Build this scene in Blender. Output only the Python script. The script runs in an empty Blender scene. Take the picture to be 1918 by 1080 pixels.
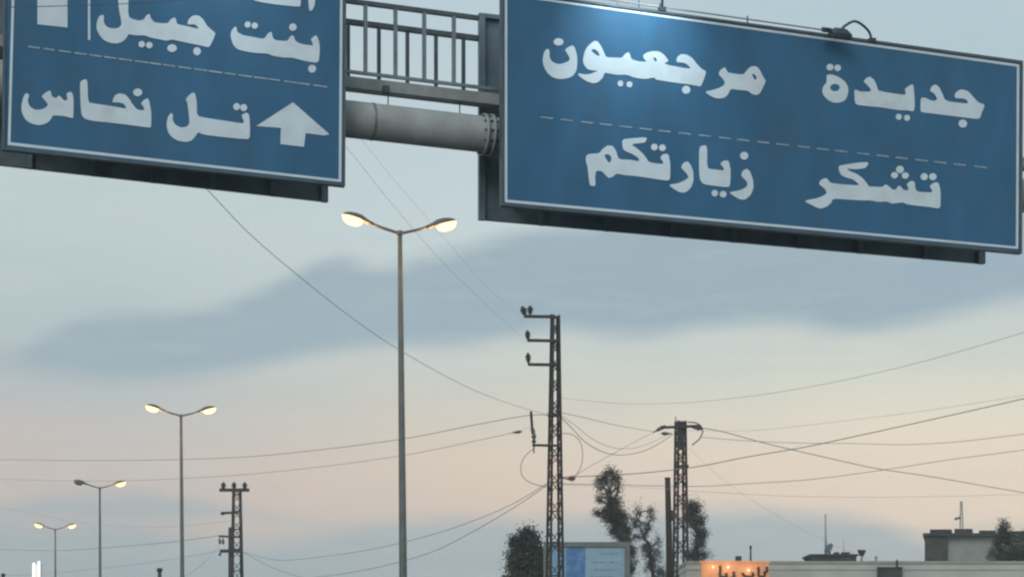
import bpy, math, random
from mathutils import Vector, Matrix
R = math.radians
rnd = random.Random(11)
S = bpy.context.scene
COL = S.collection

# ------------------------------------------------------------------ camera
F, HX, HY, W_, H_ = 3800.0, 959.0, 1280.0, 1918.0, 1080.0   # focal length / horizon in photograph pixels
CAMZ = 1.5
cd = bpy.data.cameras.new('camera'); cam = bpy.data.objects.new('camera', cd); COL.objects.link(cam)
cam.location = (0, 0, CAMZ); cam.rotation_euler = (R(90), 0, 0)
cd.sensor_width = 36.0; cd.lens = 36.0 * F / W_
cd.shift_y = (HY - H_ / 2) / W_
cd.clip_start = 0.1; cd.clip_end = 9000
S.camera = cam

def srgb(r, g, b, a=1.0):
    f = lambda c: (c / 255 / 12.92) if c / 255 <= .04045 else ((c / 255 + .055) / 1.055) ** 2.4
    return (f(r), f(g), f(b), a)

# ------------------------------------------------------------------ sky
def build_world():
    w = bpy.data.worlds.new('World'); S.world = w; w.use_nodes = True
    nt = w.node_tree; N = nt.nodes; L = nt.links; N.clear()
    def m(op, a, b=None, c=None, clamp=False):
        n = N.new('ShaderNodeMath'); n.operation = op; n.use_clamp = clamp
        for i, v in enumerate((a, b, c)):
            if v is None: continue
            if isinstance(v, (int, float)): n.inputs[i].default_value = v
            else: L.new(v, n.inputs[i])
        return n.outputs[0]
    tc = N.new('ShaderNodeTexCoord'); sx = N.new('ShaderNodeSeparateXYZ'); L.new(tc.outputs['Generated'], sx.inputs[0])
    x, y, z = sx.outputs
    az = m('ARCTAN2', x, y)
    el = m('ARCSINE', z)
    def noise(scale, detail, sxyz=(1, 1, 1), rough=.5):
        mp = N.new('ShaderNodeMapping'); mp.inputs['Scale'].default_value = sxyz
        L.new(tc.outputs['Generated'], mp.inputs[0])
        n = N.new('ShaderNodeTexNoise'); n.inputs['Scale'].default_value = scale; n.inputs['Detail'].default_value = detail
        n.inputs['Roughness'].default_value = rough
        L.new(mp.outputs[0], n.inputs['Vector']); return n.outputs['Fac']
    n1 = noise(9, 5, (1, 1, 3.2)); n2 = noise(26, 4, (1, 1, 3.5)); n3 = noise(5, 3, (1, 1, 2.4))
    w1 = m('ADD', m('MULTIPLY', m('SUBTRACT', n1, .5), .011), m('MULTIPLY', m('SUBTRACT', n2, .5), .008))
    elw = m('ADD', el, w1)
    U0, U1, VM = -.262, .262, .42
    def uu(px): return (math.atan((px - HX) / F) - U0) / (U1 - U0)
    def vv(px, py): return math.atan((HY - py) / F * math.cos(math.atan((px - HX) / F))) 
    un = m('DIVIDE', m('SUBTRACT', az, U0), U1 - U0, clamp=True)
    def edge(pts):
        fc = N.new('ShaderNodeFloatCurve'); L.new(un, fc.inputs['Value'])
        c = fc.mapping.curves[0]
        P = [(uu(a), vv(a, b) / VM) for a, b in pts]
        P = [(0, P[0][1])] + P + [(1, P[-1][1])]
        c.points[0].location = P[0]; c.points[1].location = P[-1]
        for q in P[1:-1]: c.points.new(*q)
        fc.mapping.update()
        return m('MULTIPLY', fc.outputs[0], VM)
    def sstep(v, e, wd):
        mr = N.new('ShaderNodeMapRange'); mr.interpolation_type = 'SMOOTHSTEP'
        L.new(m('SUBTRACT', v, e), mr.inputs['Value'])
        mr.inputs['From Min'].default_value = -wd; mr.inputs['From Max'].default_value = wd
        return mr.outputs[0]
    up1 = edge([(20, 664), (110, 618), (220, 590), (340, 580), (460, 556), (560, 508), (625, 484), (720, 498), (800, 478), (900, 455), (1000, 437), (1300, 410), (1890, 385)])
    lo1 = edge([(20, 680), (120, 692), (230, 705), (350, 706), (480, 684), (600, 662), (720, 648), (850, 650), (960, 634), (1050, 614), (1180, 626), (1320, 606), (1450, 600), (1600, 620), (1690, 608), (1800, 574), (1890, 555)])
    up2 = edge([(20, 985), (150, 985), (260, 990), (350, 1003), (450, 1014), (600, 1002), (700, 985), (850, 975), (1000, 968), (1250, 960), (1500, 963), (1620, 974), (1700, 1000), (1800, 1036), (1890, 1062)])
    k1 = m('MULTIPLY', sstep(elw, lo1, .0075), m('SUBTRACT', 1, sstep(elw, up1, .0065)))
    k2 = m('SUBTRACT', 1, sstep(elw, up2, .008))
    up3 = edge([(-200, 975), (20, 950), (110, 925), (230, 922), (330, 932), (430, 955), (520, 975), (620, 990)]); lo3 = edge([(-200, 975), (20, 968), (110, 966), (230, 972), (330, 972), (430, 972), (520, 978), (620, 990)])
    k3 = m('MULTIPLY', sstep(elw, lo3, .006), m('SUBTRACT', 1, sstep(elw, up3, .006)))
    n4 = noise(15, 7, (1, 1, 6.5), .62)
    def ramp(px, stops):
        r = N.new('ShaderNodeValToRGB'); L.new(m('DIVIDE', el, 1.5708, clamp=True), r.inputs[0])
        st = [(vv(px, b) / 1.5708, c) for b, c in stops]
        top = (170, 192, 204); st += [(.32, top), (1.0, (158, 184, 200))]
        st.sort(key=lambda q: q[0])
        cr = r.color_ramp
        cr.elements[0].position = st[0][0]; cr.elements[0].color = srgb(*st[0][1])
        cr.elements[1].position = st[-1][0]; cr.elements[1].color = srgb(*st[-1][1])
        for p, c in st[1:-1]:
            e = cr.elements.new(p); e.color = srgb(*c)
        return r.outputs[0]
    ra = ramp(200, [(1080, (172, 177, 174)), (950, (196, 187, 181)), (880, (203, 191, 183)), (800, (200, 192, 186)), (740, (186, 191, 190)), (600, (180, 196, 198)), (430, (191, 205, 205)), (300, (193, 207, 209)), (0, (188, 206, 212))])
    rb = ramp(880, [(1080, (212, 196, 183)), (960, (218, 200, 184)), (860, (221, 206, 188)), (760, (213, 207, 193)), (670, (204, 209, 202)), (560, (200, 210, 208)), (440, (198, 212, 213)), (300, (195, 210, 214)), (0, (187, 207, 215))])
    rc = ramp(1650, [(1080, (224, 208, 190)), (950, (236, 215, 194)), (870, (235, 218, 197)), (790, (231, 221, 201)), (710, (217, 218, 202)), (640, (208, 213, 204)), (520, (186, 200, 202)), (350, (178, 198, 205)), (0, (180, 201, 209))])
    def mix(f, a, b):
        n = N.new('ShaderNodeMix'); n.data_type = 'RGBA'
        if isinstance(f, (int, float)): n.inputs[0].default_value = f
        else: L.new(f, n.inputs[0])
        for i, v in ((6, a), (7, b)):
            if isinstance(v, tuple): n.inputs[i].default_value = v
            else: L.new(v, n.inputs[i])
        return n.outputs[2]
    f1 = m('MULTIPLY_ADD', un, 1 / (uu(880) - uu(200)), -uu(200) / (uu(880) - uu(200)), clamp=True)
    f2 = m('MULTIPLY_ADD', un, 1 / (uu(1650) - uu(880)), -uu(880) / (uu(1650) - uu(880)), clamp=True)
    base = mix(f2, mix(f1, ra, rb), rc)
    # broad soft unevenness of the high cloud sheet
    base = mix(m('MULTIPLY', m('SUBTRACT', n3, .42, clamp=True), .9, clamp=True), base, srgb(186, 199, 203))
    c1 = mix(un, srgb(158, 175, 182), srgb(152, 172, 184))
    c1 = mix(m('MULTIPLY', n2, .5), c1, srgb(170, 187, 195))
    c2 = mix(m('MULTIPLY', n2, .4), srgb(164, 178, 184), srgb(180, 188, 190))
    col = mix(m('MULTIPLY', k2, m('ADD', .74, m('MULTIPLY', n1, .24))), base, c2)
    col = mix(m('MULTIPLY', k3, .8), col, srgb(168, 180, 183))
    col = mix(m('MULTIPLY', k1, m('ADD', .90, m('MULTIPLY', n1, .2)), clamp=True), col, c1)
    # fine wisps: slightly paler and slightly bluer shreds
    col = mix(m('MULTIPLY', m('SUBTRACT', n4, .53, clamp=True), .9, clamp=True), col, srgb(208, 212, 209))
    col = mix(m('MULTIPLY', m('SUBTRACT', .47, n4, clamp=True), .7, clamp=True), col, srgb(166, 184, 192))
    sky = N.new('ShaderNodeTexSky'); sky.sky_type = 'NISHITA'; sky.sun_disc = False
    sky.sun_elevation = R(SUN_EL); sky.sun_rotation = R(SUN_AZ); sky.dust_density = 2.0
    sc = N.new('ShaderNodeVectorMath'); sc.operation = 'SCALE'; L.new(sky.outputs[0], sc.inputs[0]); sc.inputs['Scale'].default_value = .08
    col = mix(.94, sc.outputs[0], col)
    bg = N.new('ShaderNodeBackground'); L.new(col, bg.inputs[0]); bg.inputs[1].default_value = 1.055
    out = N.new('ShaderNodeOutputWorld'); L.new(bg.outputs[0], out.inputs[0])
SUN_EL, SUN_AZ = 32.0, 200.0     # diffuse overcast light falling from behind and to the left of the viewer
build_world()
sl = bpy.data.lights.new('sun', 'SUN'); sl.energy = 0.8; sl.angle = R(30); sl.color = (1.0, .97, .93)
so = bpy.data.objects.new('sun', sl); COL.objects.link(so)
az_, el_ = R(SUN_AZ), R(SUN_EL)
sd = Vector((math.sin(az_) * math.cos(el_), math.cos(az_) * math.cos(el_), math.sin(el_)))
so.rotation_euler = sd.to_track_quat('Z', 'Y').to_euler(); so.location = (0, -20, 40)
S.cycles.filter_width = 2.3
S.view_settings.view_transform = 'Standard'; S.view_settings.look = 'None'
S.view_settings.exposure = 0; S.view_settings.gamma = 1; S.view_settings.use_curve_mapping = False

# ------------------------------------------------------------------ materials
MATS = {}
def mat(name, rgb, rough=.6, metal=0, var=.15, scale=6, bump=0, spec=.4, emit=None, estr=1, dirt=None, dirt_amt=.5, dscale=2.5, stretch=(1, 1, 1)):
    if name in MATS: return MATS[name]
    m = bpy.data.materials.new(name); m.use_nodes = True; nt = m.node_tree; N, L = nt.nodes, nt.links
    b = N['Principled BSDF']; b.inputs['Roughness'].default_value = rough; b.inputs['Metallic'].default_value = metal
    b.inputs['Specular IOR Level'].default_value = spec
    tc = N.new('ShaderNodeTexCoord'); mp = N.new('ShaderNodeMapping'); mp.inputs['Scale'].default_value = stretch; L.new(tc.outputs['Object'], mp.inputs[0])
    n = N.new('ShaderNodeTexNoise'); n.inputs['Scale'].default_value = scale; n.inputs['Detail'].default_value = 5
    L.new(mp.outputs[0], n.inputs['Vector'])
    r = N.new('ShaderNodeValToRGB'); L.new(n.outputs['Fac'], r.inputs[0])
    lo = tuple(max(0, c * (1 - var)) for c in rgb) + (1,); hi = tuple(min(1, c * (1 + var)) for c in rgb) + (1,)
    r.color_ramp.elements[0].position = .3; r.color_ramp.elements[0].color = lo
    r.color_ramp.elements[1].position = .7; r.color_ramp.elements[1].color = hi
    c = r.outputs[0]
    if dirt:
        n2 = N.new('ShaderNodeTexNoise'); n2.inputs['Scale'].default_value = dscale; n2.inputs['Detail'].default_value = 7; n2.inputs['Roughness'].default_value = .65
        L.new(mp.outputs[0], n2.inputs['Vector'])
        rr = N.new('ShaderNodeMapRange'); rr.inputs['From Min'].default_value = .5; rr.inputs['From Max'].default_value = .72; rr.inputs['To Max'].default_value = dirt_amt
        L.new(n2.outputs['Fac'], rr.inputs[0])
        mx = N.new('ShaderNodeMix'); mx.data_type = 'RGBA'; L.new(rr.outputs[0], mx.inputs[0]); L.new(c, mx.inputs[6]); mx.inputs[7].default_value = tuple(dirt) + (1,)
        c = mx.outputs[2]
    L.new(c, b.inputs['Base Color'])
    if bump:
        bp = N.new('ShaderNodeBump'); bp.inputs['Strength'].default_value = bump; bp.inputs['Distance'].default_value = .01
        L.new(n.outputs['Fac'], bp.inputs['Height']); L.new(bp.outputs[0], b.inputs['Normal'])
    if emit:
        b.inputs['Emission Color'].default_value = tuple(emit) + (1,); b.inputs['Emission Strength'].default_value = estr
    MATS[name] = m; return m
M_BLUE = mat('sign_blue', (.050, .160, .285), .6, var=.12, scale=3.0, dirt=(.07, .13, .18), dirt_amt=.5, dscale=2.2, spec=.2, stretch=(1, 1, .35))
M_LET = mat('sign_white', (.72, .82, .88), .5, var=.05, scale=5, dirt=(.54, .58, .58), dirt_amt=.5, dscale=3)
M_DASH = mat('sign_divider_grey', (.34, .44, .50), .5, var=.25, scale=9)
M_RIM = mat('sign_rim', (.085, .115, .135), .5, .0, var=.2)
M_BACK = mat('sign_back', (.14, .20, .235), .6, .0, var=.25, scale=4, dirt=(.17, .12, .09), dirt_amt=.45, dscale=5)
M_RIB = mat('sign_rib', (.17, .23, .26), .5, .3, var=.2)
M_GALV = mat('galvanised_steel', (.38, .40, .39), .55, .0, var=.16, scale=5, dirt=(.27, .22, .17), dirt_amt=.45, dscale=4)
M_RAIL = mat('rail_steel', (.20, .245, .26), .5, .2, var=.2, scale=10)
M_RAILD = mat('rail_steel_dark', (.09, .11, .12), .5, .2, var=.2, scale=10)
M_FLOOD = mat('floodlight_housing', (.05, .07, .08), .45, .2, var=.2)
M_POLE = mat('lamp_pole_steel', (.125, .135, .125), .55, .1, var=.2, scale=3, dirt=(.15, .12, .09), dirt_amt=.4)
M_LUM = mat('luminaire_shell', (.14, .13, .12), .5, .1, var=.1)
M_LENS = mat('luminaire_lens_lit', (.12, .10, .06), .3, emit=(4.2, 2.35, .86), estr=1.0)
M_LENSOFF = mat('luminaire_lens_off', (.17, .17, .16), .25)
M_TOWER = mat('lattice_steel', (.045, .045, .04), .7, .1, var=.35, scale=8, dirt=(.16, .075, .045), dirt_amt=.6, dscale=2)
M_RUST = mat('lattice_red_primer', (.26, .105, .07), .8, .0, var=.3, scale=6)
M_INS = mat('insulator_brown', (.035, .03, .03), .3, 0, var=.3)
M_INSG = mat('insulator_grey', (.10, .13, .14), .4, 0, var=.3)
M_WIRE = mat('wire', (.15, .14, .13), .6, 0, var=.1)
M_WIREF = mat('wire_aluminium', (.42, .42, .42), .5, .0, var=.1)
M_WOOD = mat('pole_wood', (.05, .037, .026), .9, var=.4, scale=5, stretch=(1, 1, .1))
M_BARK = mat('bark', (.10, .085, .07), .9, var=.4, scale=6, bump=.4)
M_LEAF = mat('leaves', (.068, .074, .052), .75, var=.45, scale=1.6)
M_LEAF2 = mat('leaves_pale', (.105, .11, .09), .75, var=.4, scale=1.6)
M_WALL = mat('concrete_wall', (.52, .54, .49), .9, var=.08, scale=1.2, bump=.2, dirt=(.40, .40, .36), dirt_amt=.4, dscale=.8)
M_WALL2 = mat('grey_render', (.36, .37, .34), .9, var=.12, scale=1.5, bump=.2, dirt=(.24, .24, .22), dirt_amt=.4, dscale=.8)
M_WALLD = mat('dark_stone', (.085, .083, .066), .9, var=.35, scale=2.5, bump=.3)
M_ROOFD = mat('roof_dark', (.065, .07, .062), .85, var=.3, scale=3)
M_GLASS = mat('window_glass', (.03, .04, .045), .1, var=.1, spec=.8)
M_SHUT = mat('rolling_shutter', (.25, .26, .26), .5, .3, var=.1)
M_BBF = mat('board_frame', (.20, .215, .20), .6, .1, var=.15)
M_BBB = mat('board_blue', (.10, .25, .50), .5, var=.25, scale=4, dirt=(.25, .42, .60), dirt_amt=.7, dscale=2)
M_BBP = mat('board_pale_blue', (.24, .42, .60), .5, var=.15, scale=4)
M_BBW = mat('board_white', (.34, .50, .61), .5, var=.08, scale=3)
M_PRINT = mat('board_print', (.22, .33, .48), .6, var=.2)
M_ORANGE = mat('shop_sign_face', (.52, .25, .13), .6, var=.18, scale=5, emit=(.75, .30, .12), estr=.40)
M_DLET = mat('shop_sign_letters', (.05, .035, .03), .6, var=.2)
M_BULB = mat('bulb_glow', (1, .8, .55), .4, emit=(1.0, .70, .40), estr=1.3)
M_TUBE = mat('white_tube', (1, 1, 1), .4, emit=(.86, .97, 1.0), estr=1.1)
M_TUBEO = mat('orange_tube', (1, .6, .4), .4, emit=(.95, .52, .32), estr=.8)
M_WHITE = mat('white_paint', (.6, .62, .62), .5, var=.06)
M_PALE = mat('pale_aerial', (.42, .42, .40), .5, .2, var=.1)
M_GROUND = mat('dry_earth', (.34, .30, .24), .95, var=.3, scale=.3, bump=.3, dirt=(.17, .16, .10), dirt_amt=.6, dscale=.12)
M_ROAD = mat('asphalt', (.055, .055, .056), .9, var=.2, scale=2.5, bump=.3)
M_KERB = mat('kerb_concrete', (.36, .35, .33), .85, var=.15, scale=2)
M_PAVE = mat('pavement', (.27, .26, .24), .9, var=.15, scale=1)
M_LINE = mat('road_paint', (.7, .7, .68), .7, var=.15, scale=4)

# ------------------------------------------------------------------ helpers
def P(px, py, Y):                                   # point of the place seen at a photograph pixel, at depth Y
    return Vector(((px - HX) * Y / F, Y, CAMZ + (HY - py) * Y / F))
def M(Y): return Y / F                              # metres per photograph pixel at depth Y

class MB:
    def __init__(s): s.v = []; s.f = []; s.sm = []
    def quad_box(s, c8):
        o = len(s.v); s.v += [Vector(c) for c in c8]
        for q in ((0, 1, 2, 3), (7, 6, 5, 4), (0, 4, 5, 1), (1, 5, 6, 2), (2, 6, 7, 3), (3, 7, 4, 0)):
            s.f.append(tuple(o + i for i in q)); s.sm.append(False)
        return s
    def box(s, x0, x1, y0, y1, z0, z1):
        return s.quad_box([(x0, y0, z0), (x0, y1, z0), (x1, y1, z0), (x1, y0, z0), (x0, y0, z1), (x0, y1, z1), (x1, y1, z1), (x1, y0, z1)])
    def obox(s, c, ax, ay, az, hx, hy, hz):           # oriented box
        c = Vector(c); ax, ay, az = (Vector(a).normalized() for a in (ax, ay, az))
        pts = [c + ax * (i * hx) + ay * (j * hy) + az * (k * hz) for k in (-1, 1) for i, j in ((-1, -1), (-1, 1), (1, 1), (1, -1))]
        return s.quad_box(pts)
    def bar(s, a, b, w, h=None, up=(0, 0, 1)):
        a, b = Vector(a), Vector(b); d = (b - a); up = Vector(up)
        if abs(d.normalized().dot(up)) > .95: up = Vector((.956, .292, 0))
        sd = d.cross(up).normalized(); u2 = sd.cross(d).normalized()
        return s.obox((a + b) / 2, d, sd, u2, d.length / 2, w / 2, (h or w) / 2)
    def tube(s, pts, rad, n=8, cap=True, smooth=True):
        pts = [Vector(p) for p in pts]; o = len(s.v)
        rads = rad if isinstance(rad, (list, tuple)) else [rad] * len(pts)
        prev = None
        for i, p in enumerate(pts):
            t = (pts[min(i + 1, len(pts) - 1)] - pts[max(i - 1, 0)]).normalized()
            if prev is None:
                ref = Vector((0, 0, 1)) if abs(t.z) < .9 else Vector((1, 0, 0)); a = t.cross(ref).normalized()
            else: a = (prev - t * prev.dot(t)).normalized()
            prev = a; b = t.cross(a)
            for k in range(n):
                th = 2 * math.pi * k / n; s.v.append(p + (a * math.cos(th) + b * math.sin(th)) * rads[i])
        for i in range(len(pts) - 1):
            for k in range(n):
                k2 = (k + 1) % n
                s.f.append((o + i * n + k, o + i * n + k2, o + (i + 1) * n + k2, o + (i + 1) * n + k)); s.sm.append(smooth)
        if cap:
            s.f.append(tuple(o + k for k in range(n))[::-1]); s.sm.append(False)
            s.f.append(tuple(o + (len(pts) - 1) * n + k for k in range(n))); s.sm.append(False)
        return s
    def loft(s, secs, cap=True, smooth=True):         # list of rings of points
        o = len(s.v); n = len(secs[0])
        for r in secs: s.v += [Vector(p) for p in r]
        for i in range(len(secs) - 1):
            for k in range(n):
                k2 = (k + 1) % n
                s.f.append((o + i * n + k, o + i * n + k2, o + (i + 1) * n + k2, o + (i + 1) * n + k)); s.sm.append(smooth)
        if cap:
            s.f.append(tuple(o + k for k in range(n))[::-1]); s.sm.append(False)
            s.f.append(tuple(o + (len(secs) - 1) * n + k for k in range(n))); s.sm.append(False)
        return s
    def build(s, name, m, parent=None, origin=None):
        off = Vector(origin) if origin is not None else (root_loc(parent) if parent else Vector((0, 0, 0)))
        me = bpy.data.meshes.new(name); me.from_pydata([v - off for v in s.v], [], s.f)
        me.polygons.foreach_set('use_smooth', s.sm); me.update()
        me.materials.append(m)
        o = bpy.data.objects.new(name, me); COL.objects.link(o)
        if parent: o.parent = parent
        elif origin is not None: o.location = off
        return o
def root_loc(o):
    v = Vector((0, 0, 0))
    while o: v += o.location; o = o.parent
    return v
def tag(o, label=None, cat=None, group=None, kind=None):
    if label: o['label'] = label
    if cat: o['category'] = cat
    if group: o['group'] = group
    if kind: o['kind'] = kind
    return o
def thing(name, loc, label, cat, group=None):
    o = bpy.data.objects.new(name, None); o.empty_display_size = .3; COL.objects.link(o); o.location = loc
    return tag(o, label, cat, group)
def smooth_path(pts, k=6):
    P_ = [Vector(p) for p in pts]; out = []
    for i in range(len(P_) - 1):
        p0 = P_[max(i - 1, 0)]; p1 = P_[i]; p2 = P_[i + 1]; p3 = P_[min(i + 2, len(P_) - 1)]
        for j in range(k):
            t = j / k
            out.append(.5 * ((2 * p1) + (p2 - p0) * t + (2 * p0 - 5 * p1 + 4 * p2 - p3) * t * t + (3 * p1 - p0 - 3 * p2 + p3) * t ** 3))
    out.append(P_[-1]); return out

# ------------------------------------------------------------------ ground, road
RD = Vector((-.316, 1, 0)).normalized(); RN = Vector((RD.y, -RD.x, 0))      # along / across the road
def strip(name, l0, l1, a0, a1, z, m, th=None, z0=None):
    b = MB(); o = Vector((0, 0, 0))
    c = [o + RN * l + RD * a for a, l in ((a0, l0), (a1, l0), (a1, l1), (a0, l1))]
    lo = z0 if z0 is not None else z - .004
    if th: lo = z - th
    b.quad_box([(p.x, p.y, lo) for p in c] + [(p.x, p.y, z) for p in c])
    return b.build(name, m)
g = MB(); g.v = [Vector(p) for p in ((-1550, -1550, 0), (1550, -1550, 0), (1550, 1550, 0), (-1550, 1550, 0))]; g.f = [(0, 1, 2, 3)]; g.sm = [False]
tag(g.build('ground', M_GROUND), kind='structure')
ML = 13.25                                                     # lateral position of the lamp line
tag(strip('road', -5.5, ML - 1.1, -60, 700, .008, M_ROAD), kind='structure')
tag(strip('service_road', ML + 1.1, ML + 4.2, -60, 700, .008, M_ROAD), kind='structure')
tag(strip('median', ML - .95, ML + .95, -60, 700, .13, M_PAVE, z0=.004), kind='structure')
tag(strip('kerb', ML - 1.1, ML - .952, -60, 700, .14, M_KERB, z0=.004), kind='structure')
tag(strip('kerb', ML + .952, ML + 1.1, -60, 700, .14, M_KERB, z0=.004), kind='structure')
tag(strip('kerb', ML + 4.2, ML + 4.35, -60, 700, .14, M_KERB, z0=.004), kind='structure')
tag(strip('pavement', ML + 4.352, ML + 6.2, -60, 700, .13, M_PAVE, z0=.004), kind='structure')
tag(strip('edge_line', -5.1, -4.98, -60, 700, .013, M_LINE, z0=.0085), kind='structure')
b = MB()
for i in range(60):
    for l in (-.9, 3.4, 7.7):
        c = [RN * l_ + RD * a_ for a_, l_ in ((i * 9 - 40, l), (i * 9 - 37, l), (i * 9 - 37, l + .12), (i * 9 - 40, l + .12))]
        b.quad_box([(p.x, p.y, .0085) for p in c] + [(p.x, p.y, .013) for p in c])
tag(b.build('lane_markings', M_LINE), kind='structure')

# ------------------------------------------------------------------ gantry frame of reference
GU = Vector((.9563, .2924, 0)).normalized(); GN = Vector((GU.y, -GU.x, 0)); Q0 = Vector((-.074, 20, 0))
def G(s, off, z): return Q0 + GU * s + GN * off + Vector((0, 0, z))
def on_plane(px, py, off):                                   # where the sight line of a pixel meets a plane parallel to the signs
    d = Vector(((px - HX) / F, 1, (HY - py) / F)); c = Vector((0, 0, CAMZ)); q = Q0 + GN * off
    t = (q - c).dot(GN) / d.dot(GN) if abs(d.dot(GN)) > 1e-9 else 0
    p = c + d * t; r = p - Q0
    return r.dot(GU), p.z
def GP(px, py, off):
    s, z = on_plane(px, py, off); return G(s, off, z)
TILT = -.030
gantry = thing('sign_gantry', G(0, -.4, 0), 'grey steel overhead gantry with round tube beam and railed walkway between the two blue signs', 'gantry')
def gline(px, py, off, s0, s1):                                # a member along the gantry through a pixel
    s, z = on_plane(px, py, off)
    return G(s0, off, z + TILT * (s0 - s)), G(s1, off, z + TILT * (s1 - s))
SL, SR = -11.0, 12.0
def cyl(b, a, c, r, n=28):
    b.tube([a, c], r, n)
b = MB(); a_, c_ = gline(775, 237, -.4, SL, SR); b.tube([a_, c_], .178, 40); b.build('beam', M_GALV, gantry)
BZ = lambda s: a_.z + (c_.z - a_.z) * (s - SL) / (SR - SL)
# flange where two lengths of the tube are bolted together
sf = on_plane(912, 250, -.4)[0]
fl = MB()
for k in (-1, 1):
    p = G(sf + k * .02, -.4, BZ(sf) + 0); q = G(sf + k * .052, -.4, BZ(sf))
    fl.tube([p, q], .205, 36)
flo = fl.build('flange', M_GALV, gantry)
for k in range(12):
    th = 2 * math.pi * k / 12
    p = G(sf, -.4, BZ(sf)) + (GN * math.cos(th) + Vector((0, 0, 1)) * math.sin(th)) * .192
    MB().tube([p - GU * .075, p + GU * .075], .009, 6).build('bolt', M_RAILD, flo)
# walkway channel
b = MB(); p, q = gline(775, 172, -.62, SL, SR)
b.bar(p, q, .16, .11); b.build('walkway', M_GALV, gantry)
# welded joint bands round the tube
for px in (697, 1290, 1650, 260):
    sw = on_plane(px, 240, -.4)[0]; pw_ = G(sw, -.4, BZ(sw))
    MB().tube([pw_ - GU * .012, pw_ + GU * .012], .182, 36).build('weld_band', M_RAIL, gantry)
# short hangers from the walkway to the beam
for px, y0, y1 in ((727, 176, 202), (861, 192, 222)):
    MB().bar(GP(px, y0, -.6), GP(px, y1, -.5), .012).build('hanger', M_RAILD, gantry)
b = MB(); pb = GP(723, 168, -.5); b.obox(pb, GU, GN, (0, 0, 1), .03, .03, .035); b.build('conduit_clamp', M_RAILD, gantry)
# near railing
NO, FO = -.22, -.80
def rail(px, py, off, w, name, m, s0=SL, s1=SR):
    p, q = gline(px, py, off, s0, s1); MB().bar(p, q, w).build(name, m, gantry); return p, q
sEnd = on_plane(1000, 60, NO)[0]; sBeg = on_plane(560, 0, NO)[0]
r1 = rail(775, 18.5, NO, .042, 'rail', M_RAILD, sBeg, on_plane(897, 30, NO)[0])
r3 = rail(775, 149, NO, .030, 'rail', M_RAIL, sBeg, on_plane(938, 170, NO)[0])
fE = on_plane(900, 60, FO)[0]; fB = on_plane(560, 0, FO)[0]
r2 = rail(775, 57, FO, .050, 'rail', M_RAILD, fB, fE)
def zat(r, px, off):
    s = on_plane(px, 0, off)[0]
    p, q = r; sp = (p - Q0).dot(GU); sq = (q - Q0).dot(GU)
    return s, p.z + (q.z - p.z) * (s - sp) / (sq - sp)
for px in (628, 684.5, 740.7, 794.5, 850):
    s, z1 = zat(r1, px, NO); _, z0 = zat(r3, px, NO)
    MB().bar(G(s, NO, z0 - .012), G(s, NO, z1 - .02), .040, .034).build('baluster', M_RAIL, gantry)
wk = gline(775, 165, FO, fB, fE)
for px in (652, 709.6, 763, 816.5, 868):
    s, z1 = zat(r2, px, FO); _, z0 = zat(wk, px, FO)
    MB().bar(G(s, FO, z0), G(s, FO, z1 - .02), .036, .034).build('baluster', M_RAILD, gantry)
# columns of the gantry, both outside the photograph
for s in (SL + .1, SR - .1):
    b = MB(); b.tube([G(s, -.4, 0), G(s, -.4, BZ(s) + .4)], [.26, .22], 28); b.build('column', M_GALV, gantry)
    b = MB(); b.obox(G(s, -.4, .02), GU, GN, (0, 0, 1), .42, .42, .02); b.build('base_plate', M_GALV, gantry)

# ------------------------------------------------------------------ signs
def poly_mesh(name, outlines, off, th, m, parent, chaikin=2):
    cu = bpy.data.curves.new('tmp', 'CURVE'); cu.dimensions = '2D'; cu.fill_mode = 'BOTH'; cu.extrude = th / 2
    for pts in outlines:
        q = [on_plane(x, y, off) for x, y in pts]
        for _ in range(chaikin):
            o_ = []
            for i in range(len(q)):
                a, c = q[i], q[(i + 1) % len(q)]
                o_.append((a[0] * .82 + c[0] * .18, a[1] * .82 + c[1] * .18)); o_.append((a[0] * .18 + c[0] * .82, a[1] * .18 + c[1] * .82))
            q = o_
        sp = cu.splines.new('POLY'); sp.points.add(len(q) - 1)
        for i, (s, z) in enumerate(q): sp.points[i].co = (s, z, 0, 1)
        sp.use_cyclic_u = True
    to = bpy.data.objects.new('tmp', cu); COL.objects.link(to)
    bpy.context.view_layer.update()
    me = bpy.data.meshes.new_from_object(to.evaluated_get(bpy.context.evaluated_depsgraph_get()))
    bpy.data.objects.remove(to); bpy.data.curves.remove(cu)
    rl = root_loc(parent)
    for v in me.vertices: v.co = G(v.co.x, off + v.co.z, v.co.y) - rl
    me.materials.clear(); me.materials.append(m); me.name = name
    o = bpy.data.objects.new(name, me); COL.objects.link(o); o.parent = parent
    return o
def T(ox, oy, sc, pts): return [(x / sc + ox, y / sc + oy) for x, y in pts]
def ell(cx, cy, rx, ry, n=14, rot=0): return [(cx + rx * math.cos(2 * math.pi * i / n), cy + ry * math.sin(2 * math.pi * i / n)) for i in range(n)]
LT = .003
def glyph(outs, parent): return poly_mesh('lettering', outs, .004, LT, M_LET, parent)
def dot(cx, cy, rx, ry, parent):
    n = 8; pts = [(cx + rx * math.cos(2 * math.pi * i / n), cy + ry * math.sin(2 * math.pi * i / n)) for i in range(n)]
    return poly_mesh('letter_dot', [pts], .004, LT, M_LET, parent, 1)
def quad_prism(name, c4, off, th, m, parent):
    """panel between off-th and off, corners given as pixels (tl, tr, br, bl)"""
    q = [on_plane(x, y, off) for x, y in c4]
    b = MB(); b.quad_box([G(s, off - th, z) for s, z in q] + [G(s, off, z) for s, z in q])
    return b.build(name, m, parent)
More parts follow.
